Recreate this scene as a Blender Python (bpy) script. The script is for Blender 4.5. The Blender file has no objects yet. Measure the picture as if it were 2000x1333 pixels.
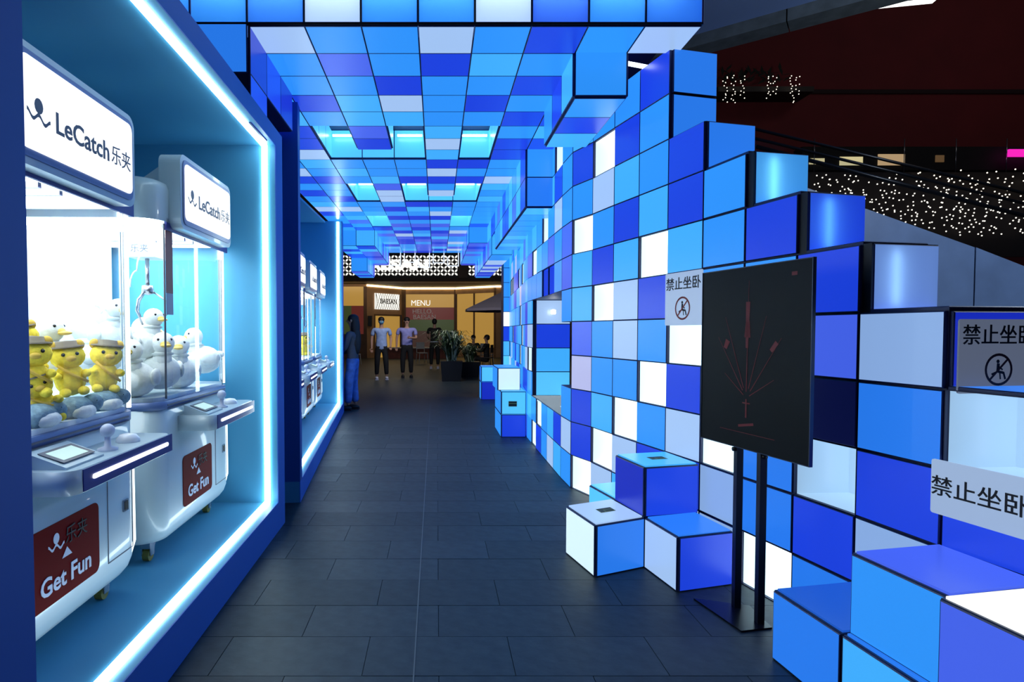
import bpy, bmesh, math, random
from mathutils import Vector, Matrix
C = bpy.context.scene.collection
SC = bpy.context.scene
PI = math.pi

# ------------------------------------------------------------------ camera, world, exposure
CAMZ = 1.39
cd = bpy.data.cameras.new('camera'); cam = bpy.data.objects.new('camera', cd); C.objects.link(cam)
cam.location = (0, 0, CAMZ); cam.rotation_euler = (math.radians(90 - 1.8), 0, 0)
cd.sensor_width = 36; cd.lens = 36 * 1137 / 2000; cd.shift_x = 0.0735; cd.shift_y = 0.0073
cd.clip_start = 0.05; cd.clip_end = 200
SC.camera = cam
SC.view_settings.view_transform = 'Standard'; SC.view_settings.look = 'None'
SC.view_settings.gamma = 1; SC.view_settings.use_curve_mapping = False
SC.view_settings.exposure = 0.0
SC.cycles.use_denoising = True
SC.cycles.max_bounces = 6; SC.cycles.sample_clamp_indirect = 4
SC.cycles.transparent_max_bounces = 16
wd = bpy.data.worlds.new('night'); SC.world = wd; wd.use_nodes = True
wd.node_tree.nodes['Background'].inputs[0].default_value = (0.35, 0.42, 0.62, 1)
wd.node_tree.nodes['Background'].inputs[1].default_value = 0.03

def area(name, loc, target, size, energy, colr):
    ld = bpy.data.lights.new(name, 'AREA'); ld.energy = energy; ld.color = colr; ld.shape = 'RECTANGLE'; ld.size, ld.size_y = size
    o = bpy.data.objects.new(name, ld); C.objects.link(o); o.location = loc
    o.rotation_euler = (Vector(target) - Vector(loc)).to_track_quat('-Z', 'Y').to_euler(); return o
area('people_fill', (-.3, 14.1, 3.5), (-.6, 18, .8), (1.8, .6), 70, (1, .96, .92))  # unseen fill added to brighten the people, no lamp stands there
area('shopfront_fill', (-1, 27.6, 3.7), (-1, 31, 1.5), (8, .3), 90, (1, .8, .55))  # added fill that lifts the shop walls under the canopy
area('maroon_wall_fill', (17, 9, 14), (16, 18, 5), (6, 2), 60, (1, .9, .85))  # added fill out of view, brightens the maroon wall
pl = bpy.data.lights.new('overhang_fill', 'POINT'); pl.energy = 330; pl.color = (.75, .86, 1); pl.shadow_soft_size = .3  # added point fill out of frame, lights overhang and escalator side
po_ = bpy.data.objects.new('overhang_fill', pl); C.objects.link(po_); po_.location = (7.5, 4.2, 4.4)

# ------------------------------------------------------------------ materials
def lin(c):
    return tuple(((v / 255) / 12.92 if v / 255 <= .04045 else ((v / 255 + .055) / 1.055) ** 2.4) for v in c)
MATS = {}
def _new(name):
    m = bpy.data.materials.new(name); m.use_nodes = True; MATS[name] = m
    return m, m.node_tree, m.node_tree.nodes['Principled BSDF']
def paint(name, c, rough=.5, metal=0, noise=0.0, nscale=30, bump=0.0, spec=.5, coat=0):
    if name in MATS: return MATS[name]
    m, nt, b = _new(name)
    col = lin(c) + (1,)
    b.inputs['Base Color'].default_value = col
    b.inputs['Roughness'].default_value = rough; b.inputs['Metallic'].default_value = metal
    b.inputs['Specular IOR Level'].default_value = spec
    if coat: b.inputs['Coat Weight'].default_value = coat
    if noise or bump:
        tc = nt.nodes.new('ShaderNodeTexCoord'); n = nt.nodes.new('ShaderNodeTexNoise')
        n.inputs['Scale'].default_value = nscale; n.inputs['Detail'].default_value = 5
        nt.links.new(tc.outputs['Object'], n.inputs['Vector'])
        if noise:
            r = nt.nodes.new('ShaderNodeValToRGB')
            r.color_ramp.elements[0].color = tuple(v * (1 - noise) for v in col[:3]) + (1,)
            r.color_ramp.elements[1].color = tuple(min(1, v * (1 + noise)) for v in col[:3]) + (1,)
            r.color_ramp.elements[0].position = .3; r.color_ramp.elements[1].position = .7
            nt.links.new(n.outputs['Fac'], r.inputs['Fac']); nt.links.new(r.outputs['Color'], b.inputs['Base Color'])
        if bump:
            bp = nt.nodes.new('ShaderNodeBump'); bp.inputs['Strength'].default_value = bump; bp.inputs['Distance'].default_value = .01
            nt.links.new(n.outputs['Fac'], bp.inputs['Height']); nt.links.new(bp.outputs['Normal'], b.inputs['Normal'])
    return m
def glow(name, c, s=1.0, rough=.3, sample=False, base=.25):
    """backlit acrylic: emits its own colour, glossy skin"""
    if name in MATS: return MATS[name]
    m, nt, b = _new(name)
    l = lin(c)
    b.inputs['Base Color'].default_value = tuple(v * base for v in l) + (1,)
    b.inputs['Roughness'].default_value = rough
    b.inputs['Emission Color'].default_value = l + (1,); b.inputs['Emission Strength'].default_value = s
    if not sample: m.cycles.emission_sampling = 'NONE'
    return m
def translucent(name, c, s=.4, t=(1, 1, 1)):
    """diffuser sheet with a real tube standing behind it"""
    if name in MATS: return MATS[name]
    m, nt, b = _new(name)
    l = lin(c)
    b.inputs['Base Color'].default_value = tuple(v * .2 for v in l) + (1,); b.inputs['Roughness'].default_value = .3
    b.inputs['Emission Color'].default_value = l + (1,); b.inputs['Emission Strength'].default_value = s
    tr = nt.nodes.new('ShaderNodeBsdfTranslucent'); tr.inputs['Color'].default_value = tuple(t) + (1,)
    ad = nt.nodes.new('ShaderNodeAddShader'); out = nt.nodes['Material Output']
    nt.links.new(b.outputs[0], ad.inputs[0]); nt.links.new(tr.outputs[0], ad.inputs[1]); nt.links.new(ad.outputs[0], out.inputs['Surface'])
    m.cycles.emission_sampling = 'NONE'
    return m
def glass(name, tint=(.97, .99, 1)):
    if name in MATS: return MATS[name]
    m, nt, b = _new(name)
    nt.nodes.remove(b)
    t = nt.nodes.new('ShaderNodeBsdfTransparent'); t.inputs[0].default_value = tint + (1,)
    g = nt.nodes.new('ShaderNodeBsdfGlossy'); g.inputs['Roughness'].default_value = .03
    f = nt.nodes.new('ShaderNodeFresnel'); f.inputs[0].default_value = 1.25
    x = nt.nodes.new('ShaderNodeMixShader')
    nt.links.new(f.outputs[0], x.inputs[0]); nt.links.new(t.outputs[0], x.inputs[1]); nt.links.new(g.outputs[0], x.inputs[2])
    nt.links.new(x.outputs[0], nt.nodes['Material Output'].inputs[0])
    return m

GL = {
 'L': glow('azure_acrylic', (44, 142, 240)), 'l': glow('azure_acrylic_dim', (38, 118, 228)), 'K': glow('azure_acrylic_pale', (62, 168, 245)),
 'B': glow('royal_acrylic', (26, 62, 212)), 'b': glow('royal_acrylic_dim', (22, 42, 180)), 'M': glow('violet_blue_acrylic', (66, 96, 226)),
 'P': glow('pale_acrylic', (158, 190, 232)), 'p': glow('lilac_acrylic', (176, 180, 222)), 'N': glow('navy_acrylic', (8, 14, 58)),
 'G': glow('cyan_acrylic', (86, 192, 240), .8, base=.9), 'W': glow('white_acrylic', (250, 253, 255), 1.25),
 'w': glow('white_acrylic_soft', (214, 238, 245), .85, base=.8),
}
DARKFRAME = paint('navy_frame', (18, 30, 78), .5)
BLACK = paint('black_frame', (10, 11, 13), .45)
LED = glow('led_strip', (228, 250, 255), 13, sample=True, base=0)
TUBE = glow('light_tube', (225, 240, 255), 7, sample=True, base=0)

# ------------------------------------------------------------------ object helpers
def tag(o, label=None, cat=None, group=None, kind=None):
    if label: o['label'] = label
    if cat: o['category'] = cat
    if group: o['group'] = group
    if kind: o['kind'] = kind
    return o
def link(name, me, parent=None, mat=None):
    o = bpy.data.objects.new(name, me); C.objects.link(o)
    if parent is not None: o.parent = parent
    if mat is not None and me is not None and not me.materials: me.materials.append(mat)
    return o
def empty(name, loc=(0, 0, 0), rz=0, **k):
    o = bpy.data.objects.new(name, None); C.objects.link(o); o.location = loc; o.rotation_euler = (0, 0, rz); o.empty_display_size = .1
    return tag(o, **k)
class MB:
    """collects shapes, then links them as one mesh"""
    def __init__(s): s.v = []; s.f = []; s.m = []; s.sm = []
    def add(s, vs, fs, mi=0, smooth=False):
        n = len(s.v); s.v += [tuple(v) for v in vs]; s.f += [tuple(i + n for i in f) for f in fs]
        s.m += [mi] * len(fs); s.sm += [smooth] * len(fs); return s
    def box(s, x0, x1, y0, y1, z0, z1, mi=0, M=None):
        vs = [Vector((x, y, z)) for z in (z0, z1) for y in (y0, y1) for x in (x0, x1)]
        if M is not None: vs = [M @ v for v in vs]
        return s.add(vs, [(0, 2, 3, 1), (4, 5, 7, 6), (0, 1, 5, 4), (2, 6, 7, 3), (0, 4, 6, 2), (1, 3, 7, 5)], mi)
    def prism(s, pts, z0, z1, mi=0, axis='z', smooth=False):
        n = len(pts)
        def P(p, t): return {'z': (p[0], p[1], t), 'x': (t, p[0], p[1]), 'y': (p[0], t, p[1])}[axis]
        vs = [P(p, z0) for p in pts] + [P(p, z1) for p in pts]
        s.add(vs, [tuple(range(n))[::-1], tuple(range(n, 2 * n))], mi)
        b = len(s.v) - 2 * n
        for i in range(n):
            j = (i + 1) % n; s.f.append((b + i, b + j, b + n + j, b + n + i)); s.m.append(mi); s.sm.append(smooth)
        return s
    def tube(s, pts, r, n=8, mi=0, caps=True):
        pts = [Vector(p) for p in pts]; rings = []
        rr = r if isinstance(r, (list, tuple)) else [r] * len(pts)
        up = None
        for i, p in enumerate(pts):
            d = (pts[min(i + 1, len(pts) - 1)] - pts[max(i - 1, 0)]).normalized()
            if up is None: up = Vector((0, 0, 1)) if abs(d.z) < .9 else Vector((1, 0, 0))
            a = d.cross(up).normalized(); b = d.cross(a); up = -b if b.dot(up) < 0 else b
            b = up; a = d.cross(b).normalized()
            rings.append([p + (a * math.cos(2 * PI * k / n) + b * math.sin(2 * PI * k / n)) * rr[i] for k in range(n)])
        vs = [v for g in rings for v in g]; fs = []
        for i in range(len(rings) - 1):
            for k in range(n):
                l = (k + 1) % n; fs.append((i * n + k, i * n + l, (i + 1) * n + l, (i + 1) * n + k))
        if caps: fs += [tuple(range(n))[::-1], tuple((len(rings) - 1) * n + k for k in range(n))]
        return s.add(vs, fs, mi, True)
    def lathe(s, prof, n=20, mi=0, c=(0, 0, 0)):
        vs = [(c[0] + r * math.cos(2 * PI * k / n), c[1] + r * math.sin(2 * PI * k / n), c[2] + z) for r, z in prof for k in range(n)]
        fs = []
        for i in range(len(prof) - 1):
            for k in range(n):
                l = (k + 1) % n; fs.append((i * n + k, i * n + l, (i + 1) * n + l, (i + 1) * n + k))
        return s.add(vs, fs, mi, True)
    def ball(s, c, r, n=12, m=8, mi=0, M=None):
        r = r if isinstance(r, (list, tuple)) else (r, r, r); vs = []; fs = []
        for i in range(m + 1):
            t = PI * i / m
            for k in range(n):
                a = 2 * PI * k / n
                v = Vector((r[0] * math.sin(t) * math.cos(a), r[1] * math.sin(t) * math.sin(a), -r[2] * math.cos(t)))
                if M is not None: v = M @ v
                vs.append(v + Vector(c))
        for i in range(m):
            for k in range(n):
                l = (k + 1) % n; fs.append((i * n + k, i * n + l, (i + 1) * n + l, (i + 1) * n + k))
        return s.add(vs, fs, mi, True)
    def mesh(s, name, mats):
        me = bpy.data.meshes.new(name); me.from_pydata(s.v, [], s.f); me.update()
        for m in (mats if isinstance(mats, (list, tuple)) else [mats]): me.materials.append(m)
        me.polygons.foreach_set('material_index', s.m); me.polygons.foreach_set('use_smooth', s.sm)
        bm = bmesh.new(); bm.from_mesh(me); bmesh.ops.remove_doubles(bm, verts=bm.verts, dist=1e-6)
        bmesh.ops.recalc_face_normals(bm, faces=bm.faces); bm.to_mesh(me); bm.free()
        return me
    def build(s, name, mats, parent=None, **k):
        return tag(link(name, s.mesh(name, mats), parent), **k)
def V(*a): return Vector(a)
def rrect(x0, x1, y0, y1, r, seg=5, which=(1, 1, 1, 1)):
    """rounded rectangle, ccw from bottom-left; which = rounded corners bl, br, tr, tl"""
    pts = []
    for (cx, cy, a0, w, px, py) in ((x0 + r, y0 + r, PI, which[0], x0, y0), (x1 - r, y0 + r, 1.5 * PI, which[1], x1, y0),
                                    (x1 - r, y1 - r, 0, which[2], x1, y1), (x0 + r, y1 - r, .5 * PI, which[3], x0, y1)):
        if w: pts += [(cx + r * math.cos(a0 + .5 * PI * i / seg), cy + r * math.sin(a0 + .5 * PI * i / seg)) for i in range(seg + 1)]
        else: pts.append((px, py))
    return pts
PM = {}
PEDGE = paint('panel_edge', (24, 44, 104), .4)
def slab_mesh(a, b, t, mat):
    k = (round(a, 3), round(b, 3), round(t, 3), mat.name)
    if k not in PM:
        m = MB(); e = .004
        if 'diffuser' not in mat.name: m.box(-a / 2 - e, a / 2 + e, 0, t * .75, -b / 2 - e, b / 2 + e, 1)
        m.add([(-a / 2, t, -b / 2), (a / 2, t, -b / 2), (a / 2, t, b / 2), (-a / 2, t, b / 2), (-a / 2 - e, t * .75, -b / 2 - e), (a / 2 + e, t * .75, -b / 2 - e), (a / 2 + e, t * .75, b / 2 + e), (-a / 2 - e, t * .75, b / 2 + e)],
              [(0, 1, 2, 3)], 0).add([(-a / 2, t, -b / 2), (a / 2, t, -b / 2), (a / 2, t, b / 2), (-a / 2, t, b / 2), (-a / 2 - e, t * .75, -b / 2 - e), (a / 2 + e, t * .75, -b / 2 - e), (a / 2 + e, t * .75, b / 2 + e), (-a / 2 - e, t * .75, b / 2 + e)],
              [(0, 1, 5, 4), (1, 2, 6, 5), (2, 3, 7, 6), (3, 0, 4, 7)], 1)
        PM[k] = m.mesh('panel', [mat, PEDGE])
    return PM[k]
def panel(parent, c, n, up, a, b, mat, t=.014, name='panel', gap=.010):
    """flat tile, centre c on its back plane, facing n"""
    n = Vector(n).normalized(); up = Vector(up).normalized(); u = n.cross(up)
    o = link(name, slab_mesh(a - gap, b - gap, t, mat), parent)
    M = Matrix(((u.x, n.x, up.x, c[0]), (u.y, n.y, up.y, c[1]), (u.z, n.z, up.z, c[2]), (0, 0, 0, 1)))
    o.matrix_local = M
    return o
TM = {}
def text_mesh(s, size, bold=0.0, ext=.001):
    k = (s, round(size, 4), bold)
    if k not in TM:
        cu = bpy.data.curves.new('t', 'FONT'); cu.body = s; cu.size = size; cu.extrude = ext; cu.offset = bold * size
        cu.align_x = 'CENTER'; cu.align_y = 'CENTER'; cu.resolution_u = 3
        o = bpy.data.objects.new('t', cu); C.objects.link(o)
        dg = bpy.context.evaluated_depsgraph_get(); dg.update()
        me = bpy.data.meshes.new_from_object(o.evaluated_get(dg)); bpy.data.objects.remove(o)
        me.materials.clear(); TM[k] = me
    return TM[k]
def lettering(parent, s, c, n, up, size, mat, sx=1.0, bold=0.0, name='lettering'):
    me = text_mesh(s, size, bold).copy(); me.materials.append(mat)
    n = Vector(n).normalized(); up = Vector(up).normalized(); u = up.cross(n)
    o = link(name, me, parent)
    o.matrix_local = Matrix(((u.x * sx, up.x, n.x, c[0]), (u.y * sx, up.y, n.y, c[1]), (u.z * sx, up.z, n.z, c[2]), (0, 0, 0, 1)))
    return o
def frame_at(c, n, up):
    n = Vector(n).normalized(); up = Vector(up).normalized(); u = up.cross(n)
    return Matrix(((u.x, up.x, n.x, c[0]), (u.y, up.y, n.y, c[1]), (u.z, up.z, n.z, c[2]), (0, 0, 0, 1)))

h = .293; w = .34; TOP = 11
Y0 = 10.43 * w
rnd = random.Random(7)

# ================================================================== FLOOR
floor_m = paint('floor_stone', (40, 52, 57), .5, noise=.35, nscale=9, bump=.15)
m = MB(); m.box(-40, 40, -3, 60, -.3, -.006); floor = m.build('floor', paint('floor_joint', (24, 33, 38), .7), kind='structure')
fm = [paint('floor_tile_a', (40, 52, 57), .5, noise=.3, nscale=14, bump=.2), paint('floor_tile_b', (37, 49, 54), .52, noise=.3, nscale=14, bump=.2),
      paint('floor_tile_c', (43, 55, 60), .48, noise=.3, nscale=14, bump=.2)]
ts = {}
cnt = 0
for j in range(26):
    y = .5 + j * .30
    for i in range(-3, 4):
        xa = -.30 + i * .62 + (.31 if j % 2 else 0)
        xb = xa + .62
        if i < 0 and xa < -.05 - .0 and xb > -.06: pass
        k = (rnd.randrange(3))
        if k not in ts:
            q = MB(); q.box(0, .617, 0, .297, -.03, 0); ts[k] = q.mesh('tile', fm[k])
        if xa > 2.3 or xb < -1.9 or cnt >= 200: continue
        o = link('tile', ts[k], floor); o.location = (xa, y, .0 + rnd.uniform(-.0012, .0)); cnt += 1
# the rest of the paving, too far away to pick tiles apart
q = MB()
q.box(-40, -1.5, -3, 60, -.03, -.001); q.box(2.75, 40, -3, 60, -.03, -.001); q.box(-1.5, 2.75, 8.3, 60, -.03, -.001); q.box(-1.5, 2.75, -3, .5, -.03, -.001)
q.build('paving', floor_m, floor, kind='stuff')
# long seam down the middle
q = MB(); q.prism([(-.090, .5), (-.084, .5), (-.118, 11), (-.124, 11)], 0, .0022)
o = q.build('joint_strip', paint('joint_strip', (96, 106, 112), .6), floor)
o.rotation_euler = (0, 0, 0)

# ================================================================== CEILING (cube canopy)
ceil_ = empty('ceiling', (0, 0, 0), kind='structure')
X0 = -3.33 * w
CM = ["PLLPLBLP", "LMLBLLL.", "LLBLLBB.", "BLPLBLL.", "LKLLLBB.", "hMhLhLL.", "hBhPhBB.", "hhhLhBL.", "LLLBBLL.", "LLLPLLL.",
      "LLBBBPL.", "hMhLhLL.", "hPhPhLL.", "hPhhhLL.", "LLBBLLL.", "LBLLLLL.", "LLLPLLB.", "hBBBhLL.", "hLLLhLL.", "hMMMhBL."]
LEFT = {-1: "kkkLLBBPLLBLLBLPLLMLBBLM", -2: "...LLBLLLPBLBLLPBLLBLLBL"}
NR = 30
cell = {}
def col(k, j): return X0 + k * w, Y0 + j * w
for j in range(NR):
    for k in range(-2, 8):
        lev = 11
        if k >= 0:
            c = CM[j][k] if j < len(CM) else ('.' if k == 7 else rnd.choice("LMBLLMPLB"))
        else:
            s = LEFT[k]; c = s[j] if j < len(s) else rnd.choice("LMBLM")
        if c == '.': continue
        if c == 'h': lev = 12
        if c == 'k': lev = 10
        if k == 6:
            if 1 <= j <= 3: lev = 10
            elif 7 <= j <= 15: lev = 9
            elif 16 <= j <= 17: lev = 10
            elif j >= 18: lev = 9
        if k == 5 and j >= 20: lev = 10
        if k in (-1, -2) and j >= 21: lev = 10
        if k == -2 and j >= 26: lev = 9
        cell[(k, j)] = (lev, c)
body = MB(); small = {}
UP = (0, 0, 1)
def cpanel(c, n, up, a, b, ch, j):
    mat = GL[ch]
    if ch == 'L' and j < 60: mat = GL['LKLL'[(int(c[0] * 31 + c[1] * 17)) % 4]]
    if j >= 16:
        n = Vector(n); up_ = Vector(up); u = n.cross(up_)
        vs = []
        for (p, q_, t) in ((-1, -1, 0), (1, -1, 0), (1, 1, 0), (-1, 1, 0), (-1, -1, .014), (1, -1, .014), (1, 1, .014), (-1, 1, .014)):
            vs.append(Vector(c) + u * p * (a - .012) / 2 + up_ * q_ * (b - .012) / 2 + n * t)
        small.setdefault(mat.name, MB()).add(vs, [(4, 5, 6, 7), (0, 1, 5, 4), (1, 2, 6, 5), (2, 3, 7, 6), (3, 0, 4, 7)])
    else: panel(ceil_, c, n, up, a, b, mat)
def side_col(k, j, l): return "BLLBMLKLBL"[(k * 7 + j * 3 + l * 5) % 10]
for (k, j), (lev, c) in cell.items():
    xa, ya = col(k, j); xb = xa + w; yb = ya + w; z = lev * h
    body.box(xa, xb, ya + (.165 if j == 0 else 0), yb, z, 12.25 * h)
    cx, cy = (xa + xb) / 2, (ya + yb) / 2
    if c not in 'hk': cpanel((cx, cy, z), (0, 0, -1), (0, 1, 0), w, w, c, j)
    for dk, dj, n in ((-1, 0, (-1, 0, 0)), (1, 0, (1, 0, 0)), (0, -1, (0, -1, 0)), (0, 1, (0, 1, 0))):
        nb = cell.get((k + dk, j + dj)); nl = nb[0] if nb else 12
        if j + dj < 0: continue
        if j + dj < NR and not nb and dk == 1: nl = 12
        if nl <= lev: continue
        if dj == 1 and j < 12 and lev > 9: nl = min(nl, 12)
        for l in range(lev, nl):
            ch = 'G' if (l >= 11 and nb and nb[1] == 'h') else side_col(k, j, l)
            if k == 6 and j == 1 and dj == -1: ch = 'L'
            if k == 6 and j in (7,) and dj == -1: ch = 'L' if l == 10 else 'l'
            if k == 6 and j == 16: ch = 'B'
            if k == -1 and j < 3: ch = 'b' if j != 1 else 'B'
            if k == -2 and dk == -1: continue
            cpanel((cx + n[0] * w / 2, cy + n[1] * w / 2, (l + .5) * h), n, UP, w, h, ch, j)
body.build('frame', DARKFRAME, ceil_)
panel(ceil_, (X0, Y0 + w / 2, 9.5 * h), (1, 0, 0), UP, w, h, GL['B'])
for i, (nm, mb) in enumerate(small.items()):
    mb.build('distant_panels', MATS[nm], ceil_, kind='stuff')
# lamps inside the recesses of the canopy
for (k, j0, n) in ((0, 5, 3), (2, 5, 3), (4, 5, 3), (0, 11, 3), (2, 11, 3), (4, 11, 3), (0, 17, 3), (4, 17, 3)):
    xa, ya = col(k, j0)
    q = MB(); q.tube([(xa + .04, ya + n * w - .09, 11.72 * h), (xa + w - .04, ya + n * w - .09, 11.72 * h)], .012, 8)
    q.build('light_tube', TUBE, ceil_)
# fascia row facing the street, with a light tube behind it
fas = {-2: 'L', -1: 'L', 0: 'l', 1: 'w', 2: 'L', 3: 'L', 4: 'w', 5: 'B', 6: 'L', 7: 'l'}
TR = {'L': translucent('azure_diffuser', (30, 118, 230), .8, (.16, .62, .85)), 'l': translucent('azure_diffuser_dim', (26, 96, 222), .8, (.16, .55, .85)),
      'w': translucent('white_diffuser', (170, 200, 235), .8, (.8, .85, .9)), 'B': translucent('royal_diffuser', (26, 62, 210), .9, (.16, .45, .75)),
      'P': translucent('pale_diffuser', (100, 136, 206), .8, (.35, .5, .7)), 'c': translucent('cyan_diffuser', (60, 150, 230), .8, (.3, .75, .8))}
for k, ch in fas.items():
    xa = X0 + k * w
    panel(ceil_, (xa + w / 2, Y0, 11.5 * h), (0, -1, 0), UP, w, h, TR[ch], gap=.014)
panel(ceil_, (X0 - w / 2, Y0 - .0, 10.5 * h), (0, -1, 0), UP, w, h, GL['l'], gap=.014)
q = MB()
for k in range(-2, 9):
    xa = X0 + k * w; q.box(xa - .008, xa + .008, Y0 + .002, Y0 + .012, 11 * h, 12 * h)
q.box(X0 - 2 * w, X0 + 8 * w, Y0 - .012, Y0 + .01, 11 * h - .004, 11 * h + .006); q.box(X0 - 2 * w, X0 + 8 * w, Y0, Y0 + .16, 12 * h, 12 * h + .014)
q.build('fascia_frame', BLACK, ceil_)
q = MB(); q.box(X0 - 2 * w, X0 + 8 * w, Y0 + .155, Y0 + .16, 11 * h, 12 * h); q.build('fascia_back', paint('white_lining', (200, 215, 235), .6), ceil_)
q = MB(); q.tube([(X0 - 2 * w + .05, Y0 + .07, 11.75 * h), (X0 + 7.6 * w, Y0 + .07, 11.75 * h)], .01, 8); q.build('light_tube', TUBE, ceil_)
# dark bay between canopy and stepped wall, with its lamp
q = MB(); q.box(X0 + 7 * w, X0 + 8 * w + .1, Y0 + w, Y0 + 6 * w, 12 * h, 12 * h + .05); q.build('dark_bay', paint('dark_bay', (20, 24, 90), .5), ceil_)
q = MB(); q.tube([(X0 + 7.25 * w, Y0 + 1.7 * w, 11.1 * h), (X0 + 7.8 * w, Y0 + 1.9 * w, 11.1 * h)], .015, 8); q.build('light_tube', TUBE, ceil_)
# white outline lights at the far edge
q = MB()
for k in range(-1, 6):
    xa, _ = col(k, 0); y = Y0 + 29.98 * w; d = [0, .4, .15, .55, .2, .45, .3][k + 1]
    za = (11 - d) * h - .2
    q.box(xa + .02, xa + w * .8, y, y + .02, za, za + .02); q.box(xa + w * .8, xa + w * .8 + .02, y, y + .02, za, 11 * h); q.box(xa + .02, xa + .04, y, y + .02, za, za + .22)
q.build('edge_light', glow('edge_light', (225, 235, 255), 1.2, base=0), ceil_)

# ================================================================== RIGHT WALL (stepped wall of light panels)
wall = empty('wall_right', (0, 0, 0), kind='structure')
N = [(6.85, 4.95), (6.62, 6.1), (6.4, 7.28), (6.22, 8.53), (6.0, 9.67), (5.73, 10.8), (5.48, 11.97), (5.21, 13.1), (4.94, 14.2), (4.67, 15.3),
     (4.42, 16.45), (4.07, 17.4), (4.03, 18.6), (4.03, 19.8), (4.03, 20.95), (4.03, 22.1), (4.03, 23.3), (4.03, 24.45), (4.03, 25.6)]
for i in range(1, 13): N.append((4.03 + .97 * i / 12, 25.6 + 14.2 * i / 12))
N = [V(x * h, z * h) for x, z in N]
COLS = ["LLB", "LPBH", "lPBlP", "lBHNMB", "HllLLLB", "PPHLLLLL", "PBPBHPLBB", "BBLHLBHLLLB", "LPHLPPKBLBL", "PHKLLHBLPHL", "HBBpMKLHLBL",
        "LPL..LMMLLL", "LB....LLPBH", "PL....OMLLL", "LL....OLHLL", "BH....LLLLB", "HL....LHLBL", "LLLHPLLMLBL"]
wbody = MB(); far = {}
wcount = 0
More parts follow.
